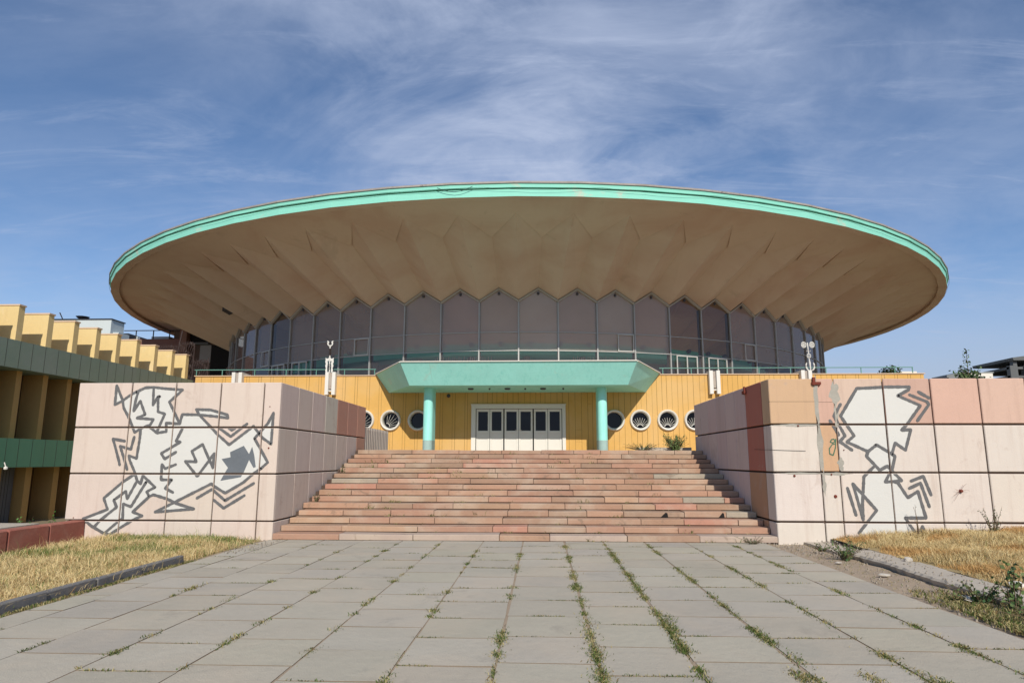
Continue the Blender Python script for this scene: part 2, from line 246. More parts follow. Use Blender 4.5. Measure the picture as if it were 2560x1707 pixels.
strR=[[(6.8,3.23),(7.06,3.24),(7.4,3.26),(7.91,3.26),(7.89,3.2),(7.65,3.07),(8.1,2.86),(7.8,2.48),(7.66,2.34),(7.85,2.35),(7.7,1.92),(7.5,2.07),(7.41,1.84)],[(6.8,3.23),(6.41,2.64),(6.66,2.22),(6.5,2.09),(6.92,1.89),(7.11,2.03),(7.41,1.84),(7.47,1.79),(7.38,1.5)],[(6.92,1.89),(6.88,1.79),(7.13,1.5),(7.29,1.59),(7.39,1.48),(7.56,1.29),(7.38,1.27),(7.22,1.26),(7.35,1.48)],[(7.01,1.57),(6.79,1.37),(6.71,0.8),(6.7,0.49),(6.55,1.22),(6.99,0.68),(6.59,0.22)],[(7.39,1.27),(7.48,1.24),(7.65,0.94),(7.87,1.07),(7.98,0.53),(7.56,0.53),(7.75,0.2)],[(7.83,0.21),(7.89,0.36),(7.93,0.21)],[(6.43,1.13),(6.56,0.58)],[(7.75,1.28),(8.01,1.38),(8.13,1.0)],[(7.7,1.13),(7.94,1.24),(8.07,0.76)],[(6.43,2.89),(6.27,2.64),(6.34,2.5),(6.47,2.22),(6.35,2.1),(6.59,1.92)],[(6.18,2.54),(6.34,2.24)],[(8.09,3.15),(8.3,3.02)],[(7.9,3.09),(8.25,2.94),(8.28,2.88),(8.01,2.54)]]
greenR=[[(6.25,2.11),(6.23,2.15),(6.18,2.14),(6.15,2.09),(6.2,2.07),(6.26,2.1),(6.27,2.15),(6.25,1.97),(6.19,1.81),(6.12,1.84),(6.12,1.95),(6.19,2.04),(6.24,2.05)]]
# ------------------------------------------------------------ structure: ground, paving, stairs
Y0=14.73
def prop(o,**k):
    for a,b in k.items(): o[a]=b
    return o
g=MB(); g.box(-600,600,-200,900,-0.9,-0.42); g.build('ground',M_ground,kind='structure')
g=MB(); g.box(-5.9,-1,-4,Y0,-0.4,-0.001); g.box(-1,4.65,-4,Y0,-0.4,-0.001); g.build('paving_bed',M_soil,kind='structure')
cols=[-5.88,-5.45,-4.65,-3.81,-2.96,-2.09,-1.23,-0.40,0.47,1.28,2.14,3.01,3.87,4.63]
ROWOFF={8:0.83,9:0.25,7:0.83}
p=MB()
rr=random.Random(3)
joints=[]
for i in range(len(cols)-1):
    x0,x1=cols[i],cols[i+1]; off=[7.83,7.49,7.9,8.3,7.6,8.1,7.7,8.2][i%8] if i!=7 else 7.83
    off={7:7.83,8:7.49,9:7.9}.get(i,off)
    ys=[off+0.862*k for k in range(-13,9)]; ys=[y+rr.uniform(-.03,.03) for y in ys if y<Y0-0.25]; ys.append(Y0-0.01)
    for k in range(len(ys)-1):
        y0,y1=ys[k],ys[k+1]
        gx=0.007+rr.random()*0.006+(0.012 if i in(7,8,9,10) else 0); gy=0.009+rr.random()*0.007
        dz=rr.uniform(.004,.0065); t1=rr.uniform(-.0025,.0025); t2=rr.uniform(-.0012,.0012); b=rr.uniform(.92,1.04)
        c=(0.42*b,0.383*b*rr.uniform(.985,1.01),0.31*b*rr.uniform(.96,1.02))
        if x0<-6.2: continue
        xs=[x0+gx,x1-gx*0.6]; yy=[y0+gy,y1-gy]; j=lambda:rr.uniform(-.006,.006)
        def cor(a,bb,z): return (a+j(),bb+j(),z)
        B=[(xs[0],yy[0],-.06),(xs[1],yy[0],-.06),(xs[1],yy[1],-.06),(xs[0],yy[1],-.06)]
        Tt=[cor(xs[0],yy[0],dz-t1-t2),cor(xs[1],yy[0],dz+t1-t2),cor(xs[1],yy[1],dz+t1+t2),cor(xs[0],yy[1],dz-t1+t2)]
        p.poly(Tt,m=0,c=c)
        for q in range(4): p.poly([B[q],B[(q+1)%4],Tt[(q+1)%4],Tt[q]],m=1,c=c)
        joints.append((x0,x1,y0,y1))
o=p.build('paving',[M_pave,M_edge],attr=True,kind='structure')
# soil strips beside the paving
def sheet(name,x0,x1,y0,y1,fz,nx,ny,M,**k):
    s=MB(); vs=[];fs=[]
    for a in range(ny+1):
        for b in range(nx+1):
            x=x0+(x1-x0)*b/nx; y=y0+(y1-y0)*a/ny; vs.append((x,y,fz(x,y)))
    for a in range(ny):
        for b in range(nx): q=a*(nx+1)+b; fs.append((q,q+1,q+nx+2,q+nx+1))
    s.mesh(vs,fs); return s.build(name,M,smooth=True,**k)
def hn(x,y,f=3.1): return math.sin(x*f+1.3*math.sin(y*f*0.7))*math.cos(y*f*0.9+math.sin(x*f*1.7))
sheet('soil_strip_left',-6.0,-5.87,-4,Y0,lambda x,y:-.012+.008*hn(x,y,5),2,60,M_soil,kind='structure')
def lawnL(x,y): return -0.005+0.03*min(1,max(0,(-x-6.1)/1.0))+0.012*hn(x,y)-(max(0,-x-9.0)*0.06)
sheet('lawn_soil_left',-9.95,-6.0,-1,Y0,lambda x,y:lawnL(x,y),24,60,M_soilgrass,kind='structure')
sheet('soil_strip_right',4.64,5.5,-4,Y0,lambda x,y:-.02+.015*hn(x,y,4),10,90,M_soil,kind='structure')
def lawnR(x,y): 
    t=min(1,max(0,(x-6.0)/3.2)); return 0.10+0.15*t*t*(3-2*t)+0.014*hn(x,y)
sheet('lawn_soil_right',6.0,26,-1,Y0,lambda x,y:lawnR(x,y) if x<14 else .3,60,60,M_soilgrass,kind='structure')
g=MB()
yy=-1.0; rr=random.Random(5)
vs=[];fs=[]; n=160
for i in range(n+1):
    y=-1+(13.0+1)*i/n; e=5.5+0.03*math.sin(y*2.3)+rr.uniform(-.02,.02); zt=0.085+0.008*hn(1,y,2)
    vs+= [(e+0.04,y,-0.05),(e,y,zt-0.03),(e+0.03,y,zt),(6.04+0.04*math.sin(y*1.7)+rr.uniform(-.02,.02),y,zt+0.012)]
for i in range(n):
    for k in range(3): a=i*4+k; fs.append((a,a+4,a+5,a+1)[::-1])
g.mesh(vs,fs); o=g.build('gutter_slab',M_gutter,kind='structure')
g=MB(); g.box(5.45,6.1,13.0,Y0,-.2,0.03); g.build('broken_concrete_apron',M_gutter,kind='structure')
# lower yard in front of the side wing
# stairway
st=thing('stairway',(-0.43,Y0,0),'wide flight of reddish stone steps between the two graffiti covered walls','stairs')
SX0,SX1=-5.79,4.92; NS=15; RH=2.0/15; TD=0.447
rs=random.Random(11)
pal=[(.50*a+.145,.44*b+.112,.38*c+.080) for a,b,c in [(0.44,0.255,0.185),(0.46,0.28,0.20),(0.40,0.25,0.19),(0.50,0.33,0.23),(0.43,0.22,0.165),(0.36,0.245,0.19),(0.50,0.30,0.22),(0.47,0.25,0.19)]]
for k in range(NS):
    s=MB(); y0=Y0+k*TD-.018; y1=y0+TD+0.08 if k<NS-1 else 21.9; z1=(k+1)*RH; z0=z1-RH+0.012
    x=SX0-0.0+ (rs.uniform(0.0,0.12) if k>1 else 0)
    while x<SX1-0.02:
        ln=rs.uniform(0.75,1.75) if k>0 else rs.uniform(1.0,2.0); xe=min(x+ln,SX1)
        if SX1-xe<0.35: xe=SX1
        c=rs.choice(pal); q=rs.uniform(.88,1.1); c=tuple(v*q for v in c)
        if rs.random()<.045: c=(0.34,0.30,0.235)
        if rs.random()<.05: c=(0.42,0.22,0.155)
        if k==0 and rs.random()<0.5: c=(0.40,0.31,0.25)
        dy=rs.uniform(-.018,.014); dz=rs.uniform(-.010,.005)
        a=0.006; tl=rs.uniform(-.006,.006)
        # tread stone slab with a slightly rounded nose
        pr=[(y0+dy,z0),(y0+dy,z1+dz-.012),(y0+dy+.012,z1+dz),(y1,z1+dz-0.002),(y1,z0)]
        n_=len(pr); A=[(x+a,yy,zz_-tl*(zz_>z0)) for yy,zz_ in pr]; Bq=[(xe-a,yy+rs.uniform(-.004,.004),zz_+tl*(zz_>z0)) for yy,zz_ in pr]
        s.mesh(A+Bq,[tuple(range(n_)),tuple(range(2*n_-1,n_-1,-1))]+[(i+n_,(i+1)%n_+n_,(i+1)%n_,i) for i in range(n_)],c=c)
        x=xe
    s.build('step',M_step,st,attr=True,bevel=0.004)
s=MB()
for hx,hw in ((2.82,.09),(4.12,.07)):
    yy=Y0+3*TD-.036; s.prism([(hx-hw,3*RH+.004),(hx+hw,3*RH+.004),(hx+hw*.8,3*RH+.105),(hx+hw*.35,3*RH+.115)],'y',yy,yy+.05)
s.build('broken_hole_shade',M_dark,st)  # black prisms on the riser, painting the dark inside broken holes
s=MB()
for k in range(NS): s.box(SX0,SX1,Y0+k*TD+0.012,21.8,k*RH-0.01,(k+1)*RH-0.035) if k<NS else None
s.build('core',M_joint,st)
g=MB(); g.box(-10.4,17,21.9,31.9,0,1.99); g.box(-16.9,-10.41,30.9,31.9,0,1.99); g.build('landing',M_landing,kind='structure')
g=MB(); g.box(3.2,4.9,22.4,22.7,1.985,2.11); g.build('concrete_ledge',M_gutter,label='pale concrete ledge at the top right of the stairs, under the porthole windows',category='ledge')
# ------------------------------------------------------------ clad blocks with graffiti
def clip(poly,x0,x1,z0,z1):
    def side(P,fn,inter):
        o=[]
        for i in range(len(P)):
            a,b=P[i],P[(i+1)%len(P)]; fa,fb=fn(a),fn(b)
            if fa>=0: o.append(a)
            if (fa>=0)!=(fb>=0):
                t=fa/(fa-fb); o.append((a[0]+(b[0]-a[0])*t,a[1]+(b[1]-a[1])*t))
        return o
    P=poly
    for fn in (lambda p:p[0]-x0,lambda p:x1-p[0],lambda p:p[1]-z0,lambda p:z1-p[1]):
        P=side(P,fn,None)
        if len(P)<3: return []
    return P
def graffiti(name,polys,tiles,y,M,parent,levels=1,rnd=None,label=None):
    s=MB()
    for P in polys:
        yy=y-(rnd.randrange(levels)*0.0001 if levels>1 else 0)
        for t in tiles:
            C=clip(P,*t)
            if len(C)>=3: s.poly([(a,yy,b) for a,b in C])
    o=s.build(name,M,parent)
    if label: o['label']=label
    return o
def tess(poly):
    T=tessellate_polygon([[Vector((a,b,0)) for a,b in poly]]); out=[]
    for t in T:
        q=[poly[i] for i in t]
        ar=(q[1][0]-q[0][0])*(q[2][1]-q[0][1])-(q[2][0]-q[0][0])*(q[1][1]-q[0][1])
        out.append(q if ar>0 else q[::-1])
    return out
def strokes(lines,wd,rnd):
    out=[]
    for L_ in lines:
        for a,b in zip(L_[:-1],L_[1:]):
            dx,dz=b[0]-a[0],b[1]-a[1]; ln=math.hypot(dx,dz)
            if ln<1e-4: continue
            dx/=ln;dz/=ln; nx,nz=-dz,dx; n=max(1,int(ln/0.035)); pw=wd/2*rnd.uniform(.9,1.1)
            for i in range(n):
                w0=pw; w1=pw=wd/2*rnd.uniform(.84,1.12) ; t0,t1=ln*i/n,ln*(i+1)/n
                out.append([(a[0]+dx*t0-nx*w0,a[1]+dz*t0-nz*w0),(a[0]+dx*t1-nx*w1,a[1]+dz*t1-nz*w1),(a[0]+dx*t1+nx*w1,a[1]+dz*t1+nz*w1),(a[0]+dx*t0+nx*w0,a[1]+dz*t0+nz*w0)])
        for a in L_:
            out.append([(a[0]+wd*.47*math.cos(t*math.pi/4),a[1]+wd*.47*math.sin(t*math.pi/4)) for t in range(8)])
    return out
PINK=(0.595,0.50,0.425); PINK2=(0.615,0.545,0.475); SALM=(0.53,0.345,0.26); ORG=(0.53,0.36,0.215); MAUVE=(0.55,0.43,0.39)
def jitter(c,r,a=.03): q=r.uniform(1-a,1+a); return tuple(v*q*r.uniform(.985,1.015) for v in c)
zr=[0.0,0.385,1.39,2.40,3.40]
def tiles_front(mb,xs,colf,gap=0.012,y=Y0,r=random.Random(1),zrow=zr):
    T=[]
    for i in range(len(xs)-1):
        for j in range(len(zrow)-1):
            gx=gap*r.uniform(.7,1.3); gz=gap*r.uniform(1.2,1.7)
            x0,x1,z0,z1=xs[i]+(gx if i else 0),xs[i+1]-(gx if i<len(xs)-2 else 0),zrow[j]+(gz if j else -.3),zrow[j+1]-(gz if j<len(zrow)-2 else 0)
            dy=0.0
            mb.box(x0,x1,y+dy,y+.06,z0,z1,c=colf(i,j)); T.append((x0+.007,x1-.007,z0+.007,z1-.007))
    return T
# left block
bl=thing('clad_wall_block',(-8.1,Y0,0),'pink panelled wall block with angular white fish graffiti, left of the stairs','wall')
mb=MB(); mb.box(-10.38,-5.86,Y0+.05,22.04,-.3,3.36); mb.build('core',M_joint,bl)
r1=random.Random(21); mb=MB()
TL=tiles_front(mb,[-10.45,-9.22,-8.20,-7.17,-6.18,-5.80],lambda i,j:jitter(PINK,r1,.02),r=r1)
T=mb.build('front_panel',M_panel,bl,attr=True,bevel=0.012)
mb=MB(); ys=[Y0+.062,15.86,16.86,17.93,19.0,20.03,21.1,22.1]
for i in range(7):
    for j in range(4):
        c=jitter(PINK,r1,.04)
        if j==3 and i==3: c=(0.56,0.52,0.42)
        if j==3 and i>=4: c=jitter((0.48,0.25,0.18),r1,.08)
        if j==2 and i==6: c=(0.46,0.25,0.17)
        gg=.011
        mb.box(-5.86,-5.80,ys[i]+(gg if i else 0),ys[i+1]-gg,zr[j]+(.018 if j else -.3),zr[j+1]-(.018 if j<3 else 0),c=c)
mb.build('side_panel',M_panel,bl,attr=True,bevel=0.010)
mb=MB()
for j in range(4): mb.box(-10.45,-10.38,Y0+.062,22.1,zr[j]+.012,zr[j+1]-(.012 if j<3 else 0),c=PINK)
for i in range(4): mb.box(-10.37+i*1.14,-9.25+i*1.14,Y0+.062,22.0,3.36,3.40,c=PINK)
mb.build('rear_panel',M_panel,bl,attr=True)
rg=random.Random(5)
graffiti('painted_figure',[t for f in fillsL for t in tess(f)],TL,Y0-.002,M_white_paint,bl)
graffiti('painted_face',[t for f in darkL for t in tess(f)],TL,Y0-.0035,M_dark_paint,bl)
for l_ in strL: graffiti('painted_line',strokes([l_],.063,rg),TL,Y0-.005,M_grey_paint,bl,40,rg)
# right block
br=thing('clad_wall_block',(11,Y0,0),'pink and salmon panelled block with angular white graffiti, right of the stairs','wall')
mb=MB(); mb.box(5.0,19,Y0+.05,21.9,-.3,3.38); mb.build('core',M_joint,br)
xs=[4.93,5.92,6.31,7.35,8.35,9.36,10.33,11.36,12.4,13.4,14.4,15.4,16.4,17.4,18.4]
def cr(i,j):
    if j==3: return jitter([ORG,SALM,(0.56,0.42,0.33),(0.52,0.34,0.27),(0.58,0.37,0.29),(0.58,0.39,0.31)][min(i,5)] if i<6 else (0.62,0.4,0.31),r1,.02)
    if i==1 and j==2: return (0.54,0.34,0.20)
    return jitter(PINK2,r1,.02)
mb=MB()
TR=tiles_front(mb,xs,cr,gap=.013,r=r1,zrow=[0,.43,1.45,2.46,3.44])
mb.build('front_panel',M_panel,br,attr=True,bevel=.014)
mb=MB(); mb.box(4.92,5.9,Y0-.001,Y0+.03,2.945,2.951); mb.box(5.93,6.3,Y0-.001,Y0+.03,2.935,2.941); mb.build('crack_line',M_line,br)
ys=[Y0+.062,15.26,16.46,17.37,18.28,19.24,20.17,21.1,21.94]
mb=MB(); zb=[0,.43,1.45,2.46,3.44]
for i in range(8):
    for j in range(4):
        c=jitter(MAUVE,r1,.05)
        if i==1: c=(0.40,0.14,0.10) if j>=2 else (0.42,0.24,0.14)
        if i==0: c=ORG if j==3 else PINK
        gg=.012 if i not in(0,1) else .02
        mb.box(4.93,4.99,ys[i]+(gg if i else 0),ys[i+1]-gg,zb[j]+(.02 if j else -.3),zb[j+1]-(.02 if j<3 else 0),c=c)
mb.build('side_panel',M_panel,br,attr=True,bevel=.01)
rg=random.Random(6)
graffiti('painted_figure',[t for f in fillsR for t in tess(f)],TR,Y0-.002,M_white_paint,br)
for l_ in strR: graffiti('painted_line',strokes([l_],.066,rg),TR,Y0-.005,M_grey_paint,br,40,rg)
graffiti('painted_letter',strokes(greenR,.022,rg),TR,Y0-.0065,M_green_paint,br,20,rg)
# cement smears along the patched joints
def blob(cx,cz,rx,rz,r,n=26): 
    ph=[r.uniform(0,6.28) for _ in range(4)]
    return [(cx+rx*math.cos(t)*(1+.22*math.sin(3*t+ph[0])+.18*math.sin(7*t+ph[1])+.12*math.sin(11*t+ph[2])),cz+rz*math.sin(t)*(1+.18*math.sin(5*t+ph[1])+.1*math.sin(9*t+ph[3]))) for t in [2*math.pi*i/n for i in range(n)]]
mb=MB()
for (cx_,cz_,rx,rz) in ((5.93,2.95,.045,.50),(5.94,1.95,.055,.50),(6.33,3.12,.10,.24),(6.32,2.62,.05,.22),(5.96,1.22,.035,.22),(6.34,1.62,.06,.14),(5.5,2.44,.44,.03),(5.5,1.43,.4,.022),(6.2,1.42,.3,.03)):
    b=blob(cx_,cz_,rx,rz,rg); 
    T_=[t for t in tess(b)]
    for t in T_: mb.poly([(a,Y0-.0012-.00012*(len(mb.f)%3),c) for a,c in t])
mb.build('cement_patch',M_cement,br)
mb=MB(); mb.box(5.86,5.92,Y0-.06,Y0-.005,3.30,3.47); mb.box(5.84,6.04,Y0-.045,Y0-.01,3.31,3.37); mb.build('rusty_bracket',M_rust,br,bevel=.005)
mb=MB(); mb.box(4.87,4.92,16.3,16.5,3.27,3.35); mb.box(4.88,4.92,16.35,16.4,3.35,3.45); mb.build('rusty_bracket',M_rust,br,bevel=.005)
mb=MB(); mb.tube([(4.91,15.9,1.95),(4.90,15.2,1.93),(4.93,14.72,1.92),(5.4,14.715,1.905),(5.62,14.715,1.90)],.004,5); mb.build('thin_wire',M_cable,br)
mb=MB()
for q in range(7):
    a=rg.uniform(0,6.28); ln=rg.uniform(.08,.26); c0=Vector((8.74,Y0-.02,1.08)); d=Vector((math.cos(a),-.25,math.sin(a)*1.0-.25)); e=c0+d*ln
    mb.tube([c0,c0+d*ln*.5+Vector((rg.uniform(-.03,.03),-.02,rg.uniform(-.02,.04))),e],.0022,5)
mb.lathe([(0,0),(.035,0.0),(.03,-.05),(0,-.06)],(8.74,Y0-.001,1.08),'y',10)
mb.build('cable_stub',M_rust,br)
for cx_,cz_,r_ in ((6.17,.96,.035),(5.5,2.43,.02),(5.35,1.38,.025),(6.12,1.41,.018),(6.42,1.92,.012),(6.0,3.28,.012)):
    mb=MB(); mb.lathe([(r_,0),(r_*.9,-.02),(r_*.3,-.025),(0,-.012)],(cx_,Y0-.001,cz_),'y',10); mb.build('rusty_fixing',M_rust,br)
for cx_,cz_,r_ in ((-6.0,1.95,.02),(-6.03,2.86,.012),(-10.25,.44,.012)):
    mb=MB(); mb.lathe([(r_,0),(r_*.9,-.012),(r_*.3,-.015),(0,-.008)],(cx_,Y0-.001,cz_),'y',10); mb.build('rusty_fixing',M_rust,bl)
# low red wall on the left
rw=thing('low_stone_wall',(-9.95,13,0),'low red brown stone kerb wall beside the lawn at far left','wall')
for k,(a,b) in enumerate(((14.72,13.66),(13.64,12.58),(12.56,11.4),(11.38,10.2),(10.18,9.0))):
    mb=MB(); mb.hexa([(-10.28,b,-.4),(-9.95,b,-.4),(-9.95+.0,a,-.4),(-10.28,a,-.4)],[(-10.26,b,.39),(-9.965,b,.39),(-9.965,a,.39),(-10.26,a,.39)]); o=mb.build('stone_block',M_redwall,rw,bevel=.02)
mb=MB(); mb.box(-12.5,-10.9,13.5,14.6,-.4,.33); mb.build('concrete_slab',M_gutter,label='grey concrete slab lying behind the low red wall',category='slab')
# kerb stones
kr=random.Random(4); yk=11.52; kk=0
where=['farthest from the camera, at its broken end','second from the far end','third from the far end','fourth from the far end','at the left edge of the photo','just outside the left edge','near the camera position']
while yk>3.5:
    ln=[1.2,1.05,0.95,1.0,1.0,1.0,1.0,1,1][kk]; y1=yk-ln; dx=kr.uniform(-.015,.015); h=.115+kr.uniform(-.008,.008)
    mb=MB(); mb.hexa([(-6.13+dx,y1+.012,-.3),(-6.0+dx,y1+.012,-.3),(-6.0+dx,yk-.008,-.3),(-6.13+dx,yk-.008,-.3)],[(-6.12+dx,y1+.012,h),(-6.015+dx,y1+.012,h-.006),(-6.015+dx,yk-.008,h+.004),(-6.12+dx,yk-.008,h)])
    if y1>6.2: mb.build('kerb_stone',M_kerb,bevel=.012,label='grey kerb stone of the left lawn edge, '+where[kk],category='kerb stone',group='kerb stones along the left lawn')
    yk=y1; kk+=1
# fluted grey wall behind the left block
fwl=MB()
n=30
for i in range(n):
    y0=22.12+(25.75-22.12)*i/n; y1=22.12+(25.75-22.12)*(i+1)/n
    fwl.box(-6.1,-5.83-(.03 if i%2 else 0),y0,y1,1.98,2.77)
fwl.build('low_fluted_wall',M_flute,label='low weathered grey fluted wall behind the left block, below the portholes',category='wall')
# ------------------------------------------------------------ circus building
CX,CY=-1.61,65.0; RG=26.51; T0=0.0125; DT=2*math.pi/72
cb=thing('circus_building',(CX,CY,2.0),'huge round disc roofed building with turquoise rim, zigzag glass drum and yellow base','building')
def P(r,th,z): return (CX+r*math.sin(th),CY-r*math.cos(th),z)
def zS(r): return 13.39+(r-30.8)*(14.2-13.39)/(34.9-30.8)
def zV(r): return 10.92+(r-26.51)*(13.82-10.92)/(33.1-26.51)
def zP(r): return 11.66+(r-26.51)*(13.39-11.66)/(30.8-26.51)
s=MB()
for k in range(72):
    a=T0+k*DT; mth=a+DT/2; b=a+DT
    # valley at a and b, peak at mth
    cr_=math.cos(DT/2)
    for (v,pk,sg) in ((a,mth,1),(b,mth,-1)):
        qi=[P(22.0,v,9.12),P(22.0*cr_,pk,9.16),P(RG*cr_,pk,zP(RG)),P(RG,v,zV(RG))]
        q=[P(RG,v,zV(RG)),P(RG*cr_,pk,zP(RG)),P(30.8,pk,13.5),P(33.1,v,13.845)]
        s.poly([P(30.8,pk,13.5),P(30.8,pk,13.39),P(33.1,v,13.845)])
        o_=[P(33.1,v,13.845),P(30.8,pk,13.39),P(34.9,pk,14.2),P(34.9,v,14.2)]
        for Q in (qi,q,o_): s.poly(Q if sg<0 else Q[::-1])
so_=s.build('soffit',M_soffit,cb)
def ring(name,prof,M,seg=72,parent=cb,th0=T0,arc=2*math.pi,**k):
    s=MB(); n=seg
    for i in range(n):
        a=th0+arc*i/n; b=th0+arc*(i+1)/n
        for (r0,z0),(r1_,z1) in zip(prof[:-1],prof[1:]): s.poly([P(r0,a,z0),P(r0,b,z0),P(r1_,b,z1),P(r1_,a,z1)])
    return s.build(name,M,parent,**k)
ring('soffit_curb',[(34.6,14.142),(34.6,13.93),(35.10,13.895),(35.139,13.9)],M_soffit)
ring('fascia',[(35.14,13.9),(35.16,14.25),(35.0,14.26),(35.0,14.31),(35.23,14.31),(35.25,14.5)],M_turqf)
ring('roof_edge_flashing',[(35.25,14.5),(35.30,14.5),(35.31,14.585),(35.15,14.61),(34.4,14.64)],M_cap)
ring('roof',[(34.4,14.64),(30,15.3),(20,16.6),(8,17.4),(0.01,17.6)],M_roof)
# cables along the rim
s=MB(); rc=random.Random(9)
for strand in (1,):
    pts=[]; th=-1.35
    sag=rc.uniform(.05,.2); t_=0; ln=rc.uniform(.08,.2)
    while th<1.35:
        u=t_/ln; z=14.33-(0.02 if strand else 0)-sag*4*u*(1-u)*(1 if strand else .35)
        pts.append(P(35.27,th,z)); th+=.02; t_+=.02
        if t_>=ln: t_=0; ln=rc.uniform(.08,.22); sag=rc.uniform(.0,.16)
    s.tube(pts,.008,4)
s.tube([P(35.29,-.092+i*.008,14.36-.24*math.sin(math.pi*i/6)) for i in range(7)],.014,4)
s.build('rim_cable',M_cable,cb)
# soffit hatch at the left
s=MB(); th=R(-37.5); r0=29.6
def Ps(r,t,dz=-.06): return P(r,t,zV(r)+dz)
# mullions, windows, trims
NV=[k for k in range(-18,19)]
def basis(th): return Vector((math.sin(th),-math.cos(th),0)),Vector((math.cos(th),math.sin(th),0))
ZF=5.3
for k in NV:
    th=T0+k*DT; o_,t_=basis(th); c=Vector((CX,CY,0))+o_*RG
    s=MB()
    def slab(mb,rin,rout,hw,z0,z1,m=None):
        b=[c+o_*(rin-RG)-t_*hw,c+o_*(rout-RG)-t_*hw,c+o_*(rout-RG)+t_*hw,c+o_*(rin-RG)+t_*hw]
        mb.hexa([(q.x,q.y,z0) for q in b][::-1],[(q.x,q.y,z1) for q in b][::-1],m)
    slab(s,RG-.30,RG+.02,.045,ZF,10.95,1); slab(s,RG+.022,RG+.10,.038,ZF,10.9,0)
    s.build('mullion',[M_mull,M_mulld],cb)
gr=random.Random(31)
clearset={4,5,-8}; doors={4,5,-7,-8}
opener={2:1,6:1,-5:1,-9:1}
for k in NV[:-1]:
    a=T0+k*DT; b=a+DT; A=Vector(P(RG,a,0)); B=Vector(P(RG,b,0)); Mid=(A+B)/2
    o_=(Mid-Vector((CX,CY,0))); o_.normalize(); t_=(B-A).normalized(); W=(B-A).length
    def F(u,z,d=0): q=A+t_*u*W+o_*d; return (q.x,q.y,z)
    zpk=11.66; 
    s=MB(); s.poly([F(0,7.951),F(1,7.951),F(1,10.93),F(.5,zpk-.05),F(0,10.93)])
    G=G_clear if k in clearset else glassmat('dusty_glass',max(.2,.50-.018*abs(k-.5)*(1.3 if k<0 else .8)+gr.uniform(-.05,.05)),(.82-gr.uniform(0,.1),.72-gr.uniform(0,.08),.64-gr.uniform(0,.06)),(.60-.008*abs(k),.51-.010*abs(k),.44-.010*abs(k)),.16,.8,gr.uniform(.01,.06))  # besides real dust, the fade from the centre paints in uneven reflections
    wn=s.build('window',G,cb)
    s=MB(); s.poly([F(0,ZF),F(1,ZF),F(1,7.949),F(0,7.949)]); s.build('lower_pane',G_low,wn)
    s=MB()
    def bar(u0,z0,u1,z1,wd,d0=.0,d1=.07,m=0):
        p0=Vector(F(u0,z0)); p1=Vector(F(u1,z1)); dd=(p1-p0).normalized(); nn=dd.cross(o_); 
        q=[p0-nn*wd/2,p1-nn*wd/2,p1+nn*wd/2,p0+nn*wd/2]
        s.hexa([tuple(x+o_*d1) for x in q],[tuple(x+o_*d0) for x in q],m)
    bar(0.02,9.04,.98,9.04,.045); bar(0.02,7.95,.98,7.95,.045,d0=.001,d1=.068)
    s.build('window_frame',M_mull,wn)
    if k in opener:
        u0=.54 if k>0 else .5; s=MB()
        for (a0,z0,a1,z1) in ((u0,8.99,.97,8.99),(u0,8.0,.97,8.0)): bar(a0,z0,a1,z1,.055,.071,.11)
        for u in (u0+.01,.955): bar(u,7.98,u,9.02,.055,.069,.112)
        s.build('casement_frame',M_alu,wn)
    if k in doors:
        s=MB()
        for u in (.18,.49,.80): bar(u,ZF,u,7.9,.07,.071,.12)
        bar(.18,7.88,.80,7.88,.06,.072,.125); s.build('terrace_door_frame',M_alu,wn)
    s=MB()
    for (u0,u1) in ((0,.5),(1,.5)):
        p0=F(u0,10.83,.17); p1=F(u1,zpk-.09,.17)
        q0=F(u0,10.83,-.05); q1=F(u1,zpk-.09,-.05)
        vs=[p0,p1,q1,q0]; up_=.10
        s.hexa([(x,y,z) for x,y,z in vs],[(x,y,z+up_) for x,y,z in vs])
    s.build('gable_trim',M_trim,cb)
    if abs(k)<12:
        s=MB(); s.lathe([(.07,0),(.08,-.1),(.05,-.16),(0,-.17)],F(.5,zpk-.22,.05),'z',8); s.build('soffit_lamp',M_lampd,cb)
# solid rear drum
ring('rear_wall',[(RG,5.0),(RG,11.8)],M_in_wall,seg=36,th0=T0+18*DT,arc=36*DT)
ring('terrace_floor',[(0.01,5.25),(27.6,5.25),(27.6,4.6)],M_infloor)
# interior
ring('inner_wall',[(20.0,5.3),(20.0,8.42)],M_in_wall)
ring('balcony_band',[(20.0,8.42),(22.05,8.42),(22.02,9.2)],M_in_turq)
for k in range(-16,17):
    th=T0+k*DT*1.0+.03; p_=P(22.1,th,9.16)
    s=MB(); s.lathe([(0,.08),(.12,.1),(.17,0),(.17,-.12),(.12,-.2),(0,-.22)],(p_[0],p_[1],p_[2]+.02),'z',10); s.build('ceiling_lamp',M_lampd,cb)
for k in range(-14,15,2):
    th=T0+k*DT+.02; p_=P(21.2,th,5.3); s=MB(); s.lathe([(.22,0),(.22,3.1)],p_,'z',12); s.build('inner_column',M_in_wall,cb,smooth=True)
s=MB()
for (x0,x1) in ((-6.6,-2.9),(2.0,6.4)):
    x=x0
    while x<x1:
        yq=CY-math.sqrt(24.2**2-(x-CX)**2); h=.34+.12*math.sin(x*9)**2; s.box(x,x+.035,yq,yq+.03,7.55,7.55+h); x+=.13 if int(x*2)%3 else .2
    s.box(x0,x1,CY-math.sqrt(24.2**2-((x0+x1)/2-CX)**2)-.03,CY-math.sqrt(24.2**2-((x0+x1)/2-CX)**2),7.5,7.53)
s.build('inner_screen',M_white,cb)
s=MB(); r_=29.3
q=[P(r_-.55,R(-41.3),0),P(r_-.45,R(-40.2),0),P(r_+.75,R(-40.4),0),P(r_+.65,R(-41.5),0)]
